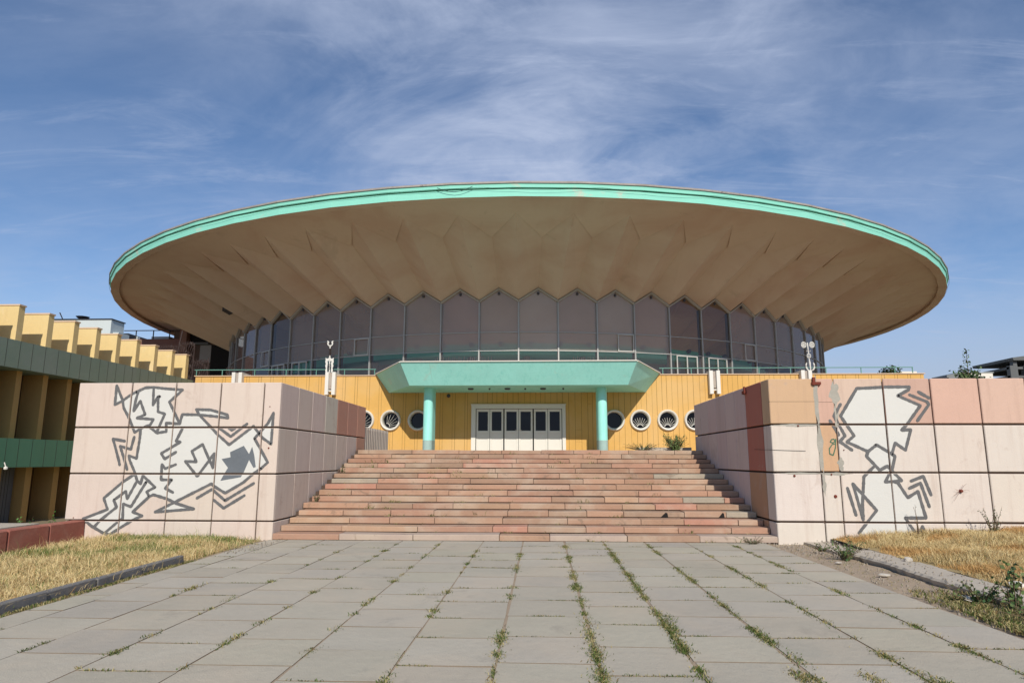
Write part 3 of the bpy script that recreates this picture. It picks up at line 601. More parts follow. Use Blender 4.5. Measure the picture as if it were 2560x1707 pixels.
qq=[(x,y,min(zP(math.hypot(x-CX,y-CY)),zS(math.hypot(x-CX,y-CY)))) for x,y,_ in q]
# ------------------------------------------------------------ podium wall with portholes
PH=[-8.47,-7.19,-5.87,3.45,4.67,5.95,7.21]; PR=.385; PZ=3.55
door=(-3.10,1.0,1.99,4.10)
X0,X1=-16.9,17.9
def circle(cx_,cz_,r,n=28): return [(cx_+r*math.cos(2*math.pi*i/n),cz_+r*math.sin(2*math.pi*i/n)) for i in range(n)]
s=MB()
outer=[(X0,1.9),(door[0],1.9),(door[0],door[3]),(door[1],door[3]),(door[1],1.9),(X1,1.9),(X1,5.69),(X0,5.69)]
loops=[[Vector((a,b,0)) for a,b in outer]]+[[Vector((a,b,0)) for a,b in circle(c_,PZ,PR)[::-1]] for c_ in PH]
flat=[p_ for l_ in loops for p_ in l_]
for t in tessellate_polygon(loops):
    q=[flat[i] for i in t]; ar=(q[1].x-q[0].x)*(q[2].y-q[0].y)-(q[2].x-q[0].x)*(q[1].y-q[0].y)
    if abs(ar)<1e-9: continue
    q=q if ar>0 else q[::-1]; s.poly([(v.x,32.0,v.y) for v in q])
s.poly([(X0,32,5.69),(X1,32,5.69),(X1,32.35,5.69),(X0,32.35,5.69)]); s.poly([(X0,32.35,5.69),(X1,32.35,5.69),(X1,32.35,5.0),(X0,32.35,5.0)])
s.poly([(X1,32,1.9),(X1,45,1.9),(X1,45,5.69),(X1,32,5.69)])
pw=s.build('podium_wall',M_yel,cb)
s=MB(); s.box(X0-.05,X1+.05,31.95,32.4,5.693,5.735); s.build('coping',M_coping,pw)
s=MB(); s.box(X0+.1,X1-.1,32.36,45,5.0,5.24); s.box(X0+.1,X1-.1,44.5,45,1.9,5.0); s.build('terrace_slab',M_gutter,cb)
s=MB(); s.box(X0+.1,X1-.1,32.8,33.0,1.9,5.0); s.build('lobby_wall',M_in_dark,cb)
s=MB(); rq=random.Random(17); x=X0+.3; lines=[]
while x<X1-.1:
    step=[.47,.125][len(lines)%2] if x<-3.4 or x>14 else rq.choice([.25,.30,.22,.27])
    lines.append(x); x+=step
for x in lines:
    zs=[(1.99,5.69)]
    if door[0]-.25<x<door[1]+.25: zs=[(4.36,5.69)]
    for c_ in PH:
        if abs(x-c_)<.52: h=math.sqrt(.53**2-(x-c_)**2); zs=[(1.99,PZ-h),(PZ+h,5.69)]
    for z0,z1 in zs: s.box(x,x+rq.uniform(.009,.018),31.998,32.02,z0,z1)
for q in range(34):
    i=rq.randrange(len(lines)-1); z=rq.uniform(2.3,5.5); 
    if all(abs(lines[i]-c_)>.9 for c_ in PH) and not(door[0]-.6<lines[i]<door[1]+.4): s.box(lines[i]+.01,lines[i+1],31.9985,32.02,z,z+.006)
s.build('panel_seams',M_seam,pw)
for i,c_ in enumerate(PH):
    s=MB(); s.lathe([(PR-.01,.30),(PR-.01,-.02),(PR+.02,-.10),(PR+.07,-.13),(.475,-.11),(.495,-.05),(.50,0.03)],(c_,31.99,PZ),'y',40)
    pr=s.build('porthole_window',M_white,cb,smooth=False)
    s=MB(); s.poly([(a,32.24,b) for a,b in circle(c_,PZ,PR-.02)]); s.build('pane',G_dark,pr)
    if i not in (2,3):
        s=MB(); cz_=PZ-PR*.72; 
        if i<2: a0,a1,ox=1.9,3.0,.22
        else: a0,a1,ox=.35,2.79,0
        if i<2:
            c0=(c_-.20,PZ-.26)
            for q in range(7):
                a=R(-8+q*16); L_=.72
                e=[c0[0]+math.cos(a)*L_,c0[1]+math.sin(a)*L_]
                for it in range(20):
                    if math.hypot(e[0]-c_,e[1]-PZ)>PR-.03: e=[c0[0]+(e[0]-c0[0])*.95,c0[1]+(e[1]-c0[1])*.95]
                s.tube([(c0[0]+math.cos(a)*.13,32.1,c0[1]+math.sin(a)*.13),(e[0],32.1,e[1])],.006,4)
            s.tube([(c0[0]+.13*math.cos(R(t)),32.1,c0[1]+.13*math.sin(R(t))) for t in range(-20,110,10)],.012,5)
        else:
            c0=(c_,PZ-.33)
            for q in range(9):
                a=R(28+q*15.5); L_=.46
                s.tube([(c0[0]+math.cos(a)*.14,32.1,c0[1]+math.sin(a)*.14),(c0[0]+math.cos(a)*L_,32.1,c0[1]+math.sin(a)*L_)],.008,4)
            s.tube([(c0[0]+.14*math.cos(R(t)),32.1,c0[1]+.14*math.sin(R(t))) for t in range(15,170,10)],.014,5)
        s.build('sunburst_grille',M_iron,pr)
# entrance doors
dr=MB(); zt=4.10
dr.box(-3.31,-3.10,31.90,32.1,1.99,4.28); dr.box(1.0,1.16,31.90,32.1,1.99,4.28); dr.box(-3.099,.999,31.90,32.1,4.10,4.279); dr.box(-3.34,1.19,31.88,32.09,4.281,4.315)
df=dr.build('door_frame',M_white,cb)
s=MB(); s.box(-3.1,1.0,32.04,32.08,1.99,4.1); s.build('door_backing',M_dark,df)  # black sheet added behind the leaves, painting the shade in their gaps
xe=[-3.10,-2.43,-1.76,-1.065,-.37,.315,1.0]
for i in range(6):
    a,b=xe[i]+(.03 if i%2==0 else .008),xe[i+1]-(.03 if i%2 else .008); s=MB(); fwid=.085; y0,y1=31.965,32.02
    s.box(a,a+fwid,y0,y1,2.0,4.08); s.box(b-fwid,b,y0,y1,2.0,4.08); s.box(a+fwid,b-fwid,y0,y1,3.96,4.08); s.box(a+fwid,b-fwid,y0,y1,2.95,3.06); s.box(a+fwid,b-fwid,y0,y1,2.0,2.14)
    s.box(a+fwid,b-fwid,y0+.02,y1-.01,2.14,2.95)
    d_=s.build('door',M_white,cb,bevel=.004)
    s=MB(); s.poly([(a+fwid,32.0,3.06),(b-fwid,32.0,3.06),(b-fwid,32.0,3.96),(a+fwid,32.0,3.96)]); s.build('pane',G_dark,d_)
    if i in (2,3):
        s=MB(); hx=b-.05 if i==2 else a+.04; s.tube([(hx,31.95,3.10),(hx,31.92,3.10),(hx+(.09 if i==3 else -.09),31.92,3.09)],.012,6); s.build('handle',M_iron,d_)
# canopy
s=MB()
TF=[(-6.0,28.15,5.80),(4.04,28.1,5.80)]; TB=[(-7.96,31.995,5.76),(5.64,31.995,5.76)]
BF=[(-5.70,28.8,4.87),(3.73,28.76,4.87)]; BB=[(-7.31,31.995,4.87),(4.97,31.995,4.87)]
s.poly([BF[0],BF[1],TF[1],TF[0]]); s.poly([BB[0],BF[0],TF[0],TB[0]]); s.poly([BF[1],BB[1],TB[1],TF[1]]); s.poly([BB[0],BB[1],BF[1],BF[0]]); s.poly([TF[0],TF[1],TB[1],TB[0]])
cn=s.build('canopy',M_turq,cb)
s=MB()
def edge(a,b,w_=.05,h=.035,inset=.06):
    a=Vector(a);b=Vector(b);d=(b-a).normalized();n=Vector((d.y,-d.x,0)); q=[a+n*w_,b+n*w_,b-n*inset,a-n*inset]; s.hexa([(x.x,x.y,(5.803 if x.y<30 else 5.763)) for x in q],[(x.x,x.y,(5.803 if x.y<30 else 5.763)+h) for x in q])
edge(TF[0],TF[1]); edge((TB[0][0],TB[0][1]-.05,0),(TF[0][0]-.03,TF[0][1]+.1,0)); edge((TF[1][0]+.03,TF[1][1]+.1,0),(TB[1][0],TB[1][1]-.05,0)); s.build('edge_flashing',M_pale,cn)
s=MB()
for x in (-4.75,-2.1,.55,2.9):
    xb=x*.985; s.hexa([(xb,28.795,4.875),(xb+.012,28.795,4.875),(xb+.012,28.8,4.875),(xb,28.8,4.875)],[(x,28.14,5.79),(x+.012,28.14,5.79),(x+.012,28.15,5.79),(x,28.15,5.79)])
s.build('fascia_seam',mat('seam_turquoise',(.35,.62,.53),.1,3,.8,0),cn)
for x,rr_ in ((-3.15,.13),(-2.3,.04),(-1.5,.13),(-.7,.04),(.1,.13),(1.0,.04)):
    s=MB(); s.lathe([(rr_,0),(rr_,-.05),(rr_*.7,-.07),(0,-.075)],(x,30.0,4.868),'z',14); s.build('lamp',M_lampd,cn)
for cx_ in (-5.02,2.70):
    s=MB(); pts=[]; n=12; hw=.21; ya,yb=29.6+hw,30.75-hw
    for i in range(n+1): t=math.pi+math.pi*i/n; pts.append((cx_+hw*math.cos(t),ya+hw*math.sin(t)))
    for i in range(n+1): t=math.pi*i/n; pts.append((cx_+hw*math.cos(t),yb+hw*math.sin(t)))
    s.prism(pts,'z',1.99,4.868); c_=s.build('column',M_turq,cn)
    s=MB(); hw=.213; pts=[]
    ya,yb=29.6+.21,30.75-.21
    for i in range(n+1): t=math.pi+math.pi*i/n; pts.append((cx_+hw*math.cos(t),ya+hw*math.sin(t)))
    for i in range(n+1): t=math.pi*i/n; pts.append((cx_+hw*math.cos(t),yb+hw*math.sin(t)))
    s.prism(pts,'z',1.985,2.55); s.build('worn_base',mat('worn_base_paint',(0.33,0.46,0.42),.1,3,.8,.3,20),c_)
s=MB(); s.lathe([(.09,0),(.09,-.04),(.05,-.08),(0,-.09)],(-4.42,31.995,4.72),'y',12); s.build('alarm_bell',M_lampd,pw)
# annex at the left of the drum
s=MB()
s.box(-33.1,-27.6,58.3,68,4.6,13.15,0)
s.build('annex',mat('annex_wall',(0.13,0.085,0.065),.15,1,.9,0),cb)
s=MB(); s.box(-31.55,-29.87,58.24,58.28,12.1,13.1); s.build('annex_opening_shade',M_dark,cb)  # black plates on the annex wall, painting the unlit inside of its openings
s=MB(); s.box(-29.52,-27.7,58.22,58.29,8.0,11.8); s.build('annex_opening_shade',M_dark,cb)
s=MB(); s.box(-30.54,-29.53,58.2,58.29,10.2,11.8); s.build('annex_panel',mat('annex_pale_panel',(.30,.28,.26),.1,1,.9,0),cb)
s=MB(); s.box(-31.6,-29.7,57.9,58.3,11.82,12.0); s.build('annex_ledge',M_conc,cb)
s=MB(); s.prism([(-33.6,14.1),(-32.2,13.2),(-32.1,4.6),(-31.5,4.6),(-31.55,13.6),(-31.2,14.1)],'y',57.6,58.2); s.build('bracket_column',mat('bracket_paint',(.22,.12,.09),.1,1,.9,0),cb)
# hatch in the soffit
s=MB()
hc=Vector(P(28.35,R(-45.7),0)); e1=Vector(basis(R(-45.7))[0]); e2=Vector(basis(R(-45.7))[1])
quad=[]
for a_,b_ in ((-.26,-.55),(.26,-.55),(.26,.55),(-.26,.55)):
    q=hc+e1*a_+e2*b_; r_=math.hypot(q.x-CX,q.y-CY); quad.append((q.x,q.y,zV(r_)+.22))
s.hexa([(x,y,z-.04) for x,y,z in quad],[(x,y,z+1.2) for x,y,z in quad]); s.build('soffit_hatch',M_in_dark,cb)
# ------------------------------------------------------------ railings
def railing(name,x0,x1,posts,label):
    t=thing(name,((x0+x1)/2,32.25,5.73),label,'railing')
    s=MB(); s.box(x0,x1,32.22,32.28,6.03,6.065); s.build('handrail',M_rail,t)
    for x in posts: s=MB(); s.box(x-.018,x+.018,32.235,32.265,5.2,6.03); s.build('post',M_rail,t)
railing('terrace_railing',-17.1,-8.04,[-17.0,-15.7,-14.07,-12.5,-11.0,-9.6,-8.11],'thin green railing on the terrace edge, left of the turquoise canopy')
railing('terrace_railing',5.68,17.57,[5.85,7.2,8.9,10.4,11.88,13.54,15.17,16.73,17.55],'thin green railing on the terrace edge, right of the turquoise canopy')
# ------------------------------------------------------------ pylons on the podium wall
def pylon(xc,label,fin=None):
    t=thing('wall_pylon',(xc,31.8,4.76),label,'pylon','white twin slab pylons clamped on the yellow wall')
    for sx in (-1,1):
        s=MB(); xa=xc+sx*.165; s.box(xa-.085,xa+.085,31.72,31.99,4.76,5.86); s.box(xa-.083,xa+.083,31.991,32.75,5.742,5.859); s.build('slab',M_white,t,bevel=.006)
    s=MB(); s.box(xc-.079,xc+.079,31.83,31.99,5.05,5.84); s.build('infill',M_flute,t)
    s=MB(); s.box(xc-.079,xc+.079,31.8,31.85,4.93,4.99); s.build('clamp',M_white,t)
    return t
pylon(-14.72,'white twin slab pylon farthest left on the yellow wall, nothing on top')
pylon(-10.13,'white twin slab pylon below the white lyre shaped ironwork, left of the canopy')
pylon(8.17,'white twin slab pylon just right of the canopy, above the portholes')
pylon(12.42,'white twin slab pylon farthest right on the yellow wall, under the round disc ironwork')
def flat(mb,pts,y,th=.03): mb.prism(pts,'y',y-th/2,y+th/2)
f1=thing('ironwork_finial',(-10.22,31.8,5.86),'white wrought ironwork with a lyre shaped top on the left pylon','ironwork')
xc=-10.24; yf=31.85
s=MB(); s.tube([(xc+.02,yf,5.8),(xc,yf,6.6),(xc-.01,yf,7.14)],.03,8); s.build('stem',M_iron,f1)
s=MB(); s.lathe([(.045,0),(.06,.03),(.04,.06)]*6,(xc-.01,yf,0),'z',8)
s=MB()
for i in range(7): s.lathe([(.03,0),(.065,.025),(.03,.05)],(xc,yf,6.68+i*.05),'z',8)
s.build('spiral',M_blackiron,f1)
s=MB()
for sx in (-1,1):
    pts=[(.0,7.13),(.07,7.15),(.12,7.20),(.15,7.27),(.125,7.33),(.16,7.42),(.09,7.39),(.05,7.33),(.09,7.26),(.06,7.20),(.0,7.185)]
    pts=[(xc-.01+sx*a,b) for a,b in pts]; flat(s,pts if sx>0 else pts[::-1],yf)
s.build('lyre',M_iron,f1)
s=MB()
for sx in (-1,1):
    pts=[(.02,6.62),(.06,6.53),(.12,6.52),(.20,6.57),(.19,6.45),(.21,6.38),(.17,6.27),(.20,6.18),(.16,6.05),(.19,5.95),(.15,5.86),(.09,5.86),(.10,6.1),(.08,6.3),(.11,6.42),(.05,6.40),(.03,6.45)]
    pts=[(xc+sx*a,b) for a,b in pts]; flat(s,pts if sx>0 else pts[::-1],yf)
s.build('side_scroll',M_iron,f1)
s=MB()
for i in range(2): s.tube([(xc+.05*math.cos(t)*(1 if i else .8),yf-.03,6.2-i*.14+.05*math.sin(t)) for t in [k*.5 for k in range(12)]],.014,5)
s.build('curl',M_blackiron,f1)
f2=thing('ironwork_finial',(12.62,31.8,5.86),'white wrought ironwork with two round filigree discs on the right pylon','ironwork')
xc=12.63
s=MB(); s.tube([(xc+.04,yf,5.8),(xc+.02,yf,6.2),(xc,yf,6.43)],[.02,.045,.02],8); s.tube([(xc,yf,6.66),(xc-.01,yf,6.8),(xc-.03,yf,7.18)],[.03,.025,.035],8); s.build('stem',M_iron,f2)
s=MB(); s.tube([(xc+.085*math.cos(t),yf,6.55+.085*math.sin(t)) for t in [2*math.pi*k/16 for k in range(16)]],.022,6,closed=True); s.tube([(xc+.03*math.cos(t),yf,6.55+.03*math.sin(t)) for t in [2*math.pi*k/8 for k in range(8)]],.012,5,closed=True); s.build('ring',M_iron,f2)
for sx in (-1,1):
    s=MB(); c0=(xc+sx*.19-.01,7.08)
    for rr_,w_ in ((.135,.02),(.085,.012)): s.tube([(c0[0]+rr_*.8*math.cos(t),yf,c0[1]+rr_*math.sin(t)) for t in [2*math.pi*k/16 for k in range(16)]],w_,5,closed=True)
    for q in range(8): a=q*math.pi/4; s.tube([(c0[0],yf,c0[1]),(c0[0]+.11*math.cos(a),yf,c0[1]+.135*math.sin(a))],.011,4)
    s.build('filigree_disc',M_iron,f2)
for sx in (-1,1):
    s=MB(); s.tube([(xc+.03+sx*(.05+.14*math.sin(t)),yf,5.86+.34*(1-math.cos(t))/1.6+.0) for t in [.15+k*.22 for k in range(11)]],[.02+.02*math.sin(k*.3) for k in range(11)],6); s.build('crescent',M_iron,f2)
for sx in (-1,1):
    s=MB(); s.lathe([(0,-.03),(.03,0),(0,.03)],(xc+sx*.075,yf,6.78),'z',8); s.build('ball',M_iron,f2)
# ------------------------------------------------------------ left wing
wg=thing('side_wing',(-18.5,24,-.4),'yellow and green side building at the left with vertical concrete fins','building')
XW=-17.0; YS=[20.85+1.312*i for i in range(-5,9)]
YS=[14.3,15.6,16.95,18.25,19.55,20.85,22.2,23.5,24.75,26.02,27.35,28.7,30.1,31.35]
for y in YS:
    s=MB(); s.box(XW-2.6,XW-.03,y-.13,y+.13,5.45,6.64,0); s.box(XW-2.63,XW-.0,y-.15,y+.15,6.64,6.69,1)
    s.build('roof_fin',[M_yelw,M_coping],wg)
s=MB(); s.box(XW-12,XW-2.7,13.5,31.8,5.0,5.6); s.box(XW-2.7,XW-.1,13.5,31.8,5.3,5.5); s.build('roof_slab',M_gutter,wg)
s=MB(); s.box(XW-.12,XW,13.5,32.0,4.6,5.5); s.box(XW-1.3,XW-.121,13.5,31.8,4.62,5.3)
u_=s.build('green_band',M_green,wg)
s=MB(); rs2=random.Random(2); y=13.6
while y<31.9: s.box(XW-.01,XW+.003,y,y+.012,4.602,5.498); y+=rs2.uniform(.5,.62)
s.build('panel_seams',M_line,u_)
s=MB(); s.box(XW-.12,XW,13.5,31.8,1.44,2.36); s.box(XW-1.3,XW-.121,13.5,31.7,1.5,2.2)
u_=s.build('green_band',M_greenl,wg)
s=MB(); y=13.8
while y<31.7: s.box(XW-.01,XW+.003,y,y+.012,1.442,2.358); y+=rs2.uniform(.5,.62)
s.build('panel_seams',M_line,u_)
M_pier=mat('pier_ochre',(.50,.31,.11),.1,1,.85,.1)
for i in range(14):
    y=21.73+1.225*(i-6); yl=22.7+1.33*(i-6)
    if y>31.7 or yl>31.7: continue
    s=MB(); s.box(XW-1.29,XW-.55,y-.12,y+.12,2.2,4.62); s.build('upper_pier',M_pier,wg)
    s=MB(); s.box(XW-1.29,XW-.55,yl-.14,yl+.14,-.42,1.5); s.build('lower_pier',M_pier,wg)
s=MB(); s.box(XW-1.5,XW-1.3,13.5,31.8,-.42,5.3); s.build('recess_wall',M_recess_shade,wg)
s=MB(); s.box(XW-1.298,XW-.9,20.0,22.5,-.42,1.49); s.build('tiled_wall',M_brick,wg)
s=MB()
for i in range(7): s.box(XW-.905,XW-.894,21.5+i*.13,21.51+i*.13,-.4,1.48)
s.build('tile_seams',M_line,wg)
s=MB(); s.box(XW-12,XW-1.5,13.5,31.8,-.42,5.0); s.build('wing_body',M_yelw,wg)
s=MB(); s.lathe([(0,-.06),(.05,-.04),(.06,0),(.05,.04),(0,.06)],(-16.93,20.9,1.42),'z',10); s.tube([(-16.93,20.9,1.45),(-17.0,20.9,1.6)],.015,5); s.build('wall_lamp',M_white,wg)
# wrought iron stair fence in front of the annex
fe=thing('ornamental_fence',(-21.5,40,5.3),'dark brown wrought iron fence with curls beside the glass drum, behind the yellow fins','fence')
rf=random.Random(8)
s=MB(); s.tube([(-22.2,40,9.55),(-22.4,40,8.1),(-22.5,40,5.3)],.035,6)
for x in (-21.35,-20.4): s.tube([(x,40,5.3),(x,40,8.75 if x<-21 else 7.85)],.03,5)
s.build('post',M_blackiron,fe)
for (xa,xb,zt_,zb_) in ((-26.5,-22.4,8.75,7.2),(-22.3,-21.4,8.95,5.6),(-21.35,-20.4,7.85,5.6),(-19.2,-18.75,7.34,5.6)):
    s=MB(); x=xa
    while x<xb:
        A=.045; pts=[(x+A*math.sin((z-zb_)*9+x*7),40+rf.uniform(-.01,.01),z) for z in np.arange(zb_,zt_-.1,.09)]
        if len(pts)>2: s.tube(pts,.02,4)
        zc=zt_-.18-rf.random()*.3; s.tube([(x+.07*math.cos(t),40,zc+.08*math.sin(t)) for t in [k*.7 for k in range(9)]],.015,4)
        x+=.12
    s.tube([(xa,40,zt_-.25),(xb,40,zt_-.25)],.02,4); s.tube([(xa,40,zb_),(xb,40,zb_)],.02,4)
    x=xa
    while x<xb: s.tube([(x,40,zt_-.25),(x+.03,40,zt_-.02+rf.uniform(-.05,.05))],[.02,.005],4); x+=.16
    s.build('lattice',M_blackiron,fe)
# ------------------------------------------------------------ far buildings
def bld(name,label,boxes,M,cat='building',extra=None):
    t=thing(name,(boxes[0][0],boxes[0][2],-.4),label,cat)
    for b in boxes: s=MB(); s.box(*b[:6]); s.build(b[6] if len(b)>6 else 'wall',b[7] if len(b)>7 else M,t)
    return t
bld('grey_office_block','flat roofed pale blue grey building behind the yellow fins',[(-62,-46.9,70,72.3,-.4,16.75),(-62,-46.8,69.9,72.4,16.75,16.85,'roof',M_darkb),(-46.88,-46.2,70.4,72.3,-.4,15.4,'side_wall',M_greyb)],M_greyb)
bld('dark_roofed_block','long low dark roofed building between the pale building and the disc roof',[(-60,-46.5,72.6,82,-.4,15.7),(-46.49,-46.3,74,74.5,15.2,15.6,'roof_unit',M_greyb)],M_darkb)
t=bld('terrace_block','pink brown wall with thin dark roof frame under the left disc edge',[(-47,-31.5,58,64,-.4,12.35)],M_pink)
s=MB()
for x in (-36.5,-34.9,-33.4,-32.2): s.box(x,x+.07,58,58.07,12.35,13.1)
s.box(-37.6,-32,58,58.07,13.1,13.17); s.build('roof_frame',M_darkb,t)
s=MB(); s.box(-36.2,-34.5,60,61,12.35,12.95); s.build('roof_unit',M_greyb,t)
t=thing('satellite_dish',(-51,70.5,16.85),'dark satellite dish and aerial on the pale building roof','aerial')
s=MB(); s.lathe([(0,0),(.5,.12),(.7,.3)],(-50.6,70.6,16.9),'z',12); s.box(-52,-49,70.55,70.65,16.85,16.95); s.tube([(-52.8,70.6,16.8),(-53.3,70.6,17.7)],.06,5); s.build('dish',M_darkb,t)
t=bld('gabled_shed','low grey and white building behind the right wall, beside a bushy tree top',[(56.0,60.5,92,98,-.4,13.3),(55.9,60.6,91.9,98,13.3,13.37,'roof_edge',M_greyb)],M_pale)
s=MB(); s.prism([(53.3,0),(56.0,0),(56.0,13.25),(55.6,13.24),(53.3,12.75)],'y',90,97); s.build('gable_wall',M_grey2,t)
t=thing('concrete_frame_building',(64,90,-.4),'unfinished dark concrete frame building at the far right edge','building')
for i in range(7):
    x=61.5+i*1.8
    s=MB(); s.box(x,x+.75 if i else x+.95,90,90.7,-.4,14.0); s.build('frame_column',M_conc,t)
    s=MB(); s.box(x+.5,x+1.0,90.1,90.7,14.0,14.75); s.build('frame_column',M_conc,t)
for z in (10.5,12.4,13.55): s=MB(); s.box(61.5,75,90.2,98,z,z+.3); s.build('floor_slab',M_conc,t)
s=MB(); s.hexa([(61.8,89.6,14.65),(76,89.6,14.65),(76,98,14.65),(61.8,98,14.65)],[(61.7,89.6,15.0),(76,89.6,16.9),(76,98,16.9),(61.7,98,15.0)]); s.build('roof_slab',M_conc,t)
s=MB(); s.box(31.6,33.0,60,61.5,-.4,9.42); s.build('white_rooftop_box',M_pale,label='small white box building showing above the right end of the yellow wall',category='building')
# ------------------------------------------------------------ vegetation
def leafmesh(mb,pts,size,r,cols,flat_=0.0):
    for p_ in pts:
        L_=size*r.uniform(.6,1.25); a=r.uniform(0,6.283); tilt=r.uniform(-1.2,1.2)
        d=Vector((math.cos(a)*math.cos(tilt),math.sin(a)*math.cos(tilt),math.sin(tilt)*(1-flat_)))
        n=d.cross(Vector((r.uniform(-1,1),r.uniform(-1,1),r.uniform(-1,1))))
        if n.length<.1: continue
        n.normalize(); q=Vector(p_); W=L_*.28; c=r.choice(cols); k=r.uniform(.75,1.25); c=tuple(v*k for v in c)
        mb.poly([q,q+d*L_*.5+n*W,q+d*L_,q+d*L_*.5-n*W],c=c)
def tree(name,x,y,zb,zc,rad,rz,n,lsize,cols,label,seed,cat='tree',sub=9,trunk=.15):
    r=random.Random(seed); t=thing(name,(x,y,zb),label,cat)
    s=MB(); s.tube([(x,y,zb),(x+.05*rad,y,(zb+zc)/2),(x,y,zc)],[trunk,trunk*.8,trunk*.5],7)
    cent=[]
    for i in range(sub):
        a=r.uniform(0,6.28); e=r.uniform(-.6,1.0); q=r.uniform(.35,.9)
        c_=Vector((x+math.cos(a)*rad*q,y+math.sin(a)*rad*q,zc+e*rz)); cent.append((c_,r.uniform(.3,.6)*rad)); s.tube([(x,y,zc-.5*rz),tuple((Vector((x,y,zc))+c_)/2),tuple(c_)],[trunk*.4,trunk*.25,trunk*.08],5)
    s.build('trunk',M_bark,t)
    s=MB(); pts=[]
    for i in range(n):
        c_,q=r.choice(cent); v=Vector((r.gauss(0,1),r.gauss(0,1),r.gauss(0,1))).normalized()*q*r.random()**.4; v.z*=rz/rad*.9; pts.append(c_+v)
    leafmesh(s,pts,lsize,r,cols); s.build('crown',M_leaf,t,attr=True)
GR=[(.045,.085,.03),(.06,.11,.035),(.09,.13,.05),(.035,.06,.025)]
tree('leafy_tree',30.9,60,-.4,8.7,1.0,.9,900,.22,GR,'tree top just visible above the right end of the yellow wall',3,trunk=.2)
# bush growing on the top of the right block terrace (tall shoots)
def shoots(name,x,y,z,h,spread,n,label,seed,cols,lsize=.11,cat='shrub',lean=0,leafgap=.05,thick=.008,group=None):
    r=random.Random(seed); t=thing(name,(x,y,z),label,cat,group); s=MB(); lf=MB()
    for i in range(n):
        a=r.uniform(0,6.28); hh=h*r.uniform(.35,1.0) if i else h; sp=spread*r.uniform(.2,1); bend=Vector((math.cos(a)*sp+lean*hh,math.sin(a)*sp*.6,0))
        pts=[]
        K=7
        for k in range(K): u=k/(K-1); pts.append(Vector((x,y,z))+Vector((math.cos(a)*spread*.12,math.sin(a)*spread*.12,0))+bend*u**1.4+Vector((r.uniform(-.01,.01),0,hh*u)))
        s.tube(pts,[thick*(1-u*.75/(K-1)) for u in range(K)],4)
        u=.12
        while u<1.0:
            f=u*(K-1); k=min(int(f),K-2); q=pts[k].lerp(pts[k+1],f-k); leafmesh(lf,[q+Vector((r.uniform(-1,1),r.uniform(-1,1),r.uniform(-.5,.5)))*lsize*.2],lsize*(1.1-.4*u),r,cols); u+=leafgap/max(hh,.05)
    s.build('stem',M_bark,t); lf.build('foliage',M_leaf,t,attr=True)
shoots('young_tree',14.9,24,2.0,3.5,.0,1,'young leafy tree rising behind the right wall block near the frame edge',12,GR,lsize=.13,leafgap=.09,lean=-.02)
r=random.Random(44); s=MB(); lf=MB()
for (dx,dz) in ((0,1.5),(-.3,.95),(.28,.8),(-.55,.45),(.1,.5),(.45,.4),(-.1,.7),(.2,.3),(-.25,.3),(.38,.6)):
    p0=Vector((14.95,24,4.2)); p1=Vector((14.93+dx,24+r.uniform(-.3,.3),4.0+dz)); s.tube([(14.9,24,3.6),tuple(p0.lerp(p1,.4)),tuple(p1)],[.02,.014,.005],5)
    for q in range(55): leafmesh(lf,[p0.lerp(p1,r.uniform(.1,1.02))+Vector((r.uniform(-.07,.07),r.uniform(-.07,.07),r.uniform(-.06,.06)))],.115,r,GR)
for q in range(520): leafmesh(lf,[(14.95+r.gauss(0,.22),24+r.gauss(0,.2),4.45+r.gauss(0,.17))],.12,r,GR)
yt=bpy.data.objects['young_tree']; s.build('branch',M_bark,yt); lf.build('crown',M_leaf,yt,attr=True)
WEED=[(.07,.12,.035),(.10,.15,.05),(.05,.10,.04),(.13,.16,.06)]
GREY=[(.13,.15,.085),(.17,.17,.10),(.11,.14,.07)]
shoots('green_shrub',5.27,12.35,.0,.42,.36,26,'dense green weed bush where the right gutter slab begins',21,WEED,lsize=.06,leafgap=.022)
shoots('weed_clump',5.25,13.3,.02,.17,.22,16,'small low green weed between the stairs and the gutter slab',22,WEED,lsize=.045,leafgap=.025)
shoots('green_shrub',5.42,8.35,.0,.60,.20,10,'tall leafy weed growing from the right gutter, nearest the camera',23,WEED,lsize=.085,leafgap=.03)
shoots('weed_clump',5.30,8.75,.0,.30,.42,26,'low dark green weed clump beside the white litter in the gutter',24,WEED,lsize=.07,leafgap=.03)
shoots('weed_clump',5.35,7.75,.0,.24,.5,30,'dark green weed patch in the gutter at the right frame edge',25,WEED,lsize=.06,leafgap=.03)
shoots('dry_plant',9.05,14.3,.22,.58,.30,14,'tall grey green plant against the right wall, below the dangling wires',26,GREY,lsize=.05,leafgap=.03,cat='plant')
shoots('dry_plant',7.66,14.45,.16,.66,.10,4,'thin reddish stalk against the white painted legs on the right wall',27,[(.22,.10,.05),(.17,.13,.07)],lsize=.03,leafgap=.035,cat='plant')
shoots('dry_plant',9.98,14.4,.25,.35,.12,4,'small dry stalk at the foot of the right wall near the frame edge',28,GREY,lsize=.03,leafgap=.04,cat='plant')
shoots('weed_clump',4.35,22.2,2.0,.55,.42,110,'round feathery green bush on the landing under the right portholes',29,[(.10,.17,.05),(.14,.20,.07)],lsize=.07,leafgap=.03)
shoots('weed_clump',3.3,22.3,2.0,.26,.6,60,'low spreading green weeds on the landing left of the round bush',30,[(.10,.17,.05),(.14,.18,.07)],lsize=.05,leafgap=.03)
shoots('green_shrub',-10.75,15.2,-.4,.95,.35,16,'bright green shrub behind the low red wall at the left block corner',33,[(.06,.16,.03),(.09,.22,.05)],lsize=.11,leafgap=.05)
shoots('weed_clump',-11.5,14.95,-.4,.85,.22,10,'small bright green plant left of the shrub behind the low red wall',34,[(.06,.16,.03),(.09,.22,.05)],lsize=.09,leafgap=.05)
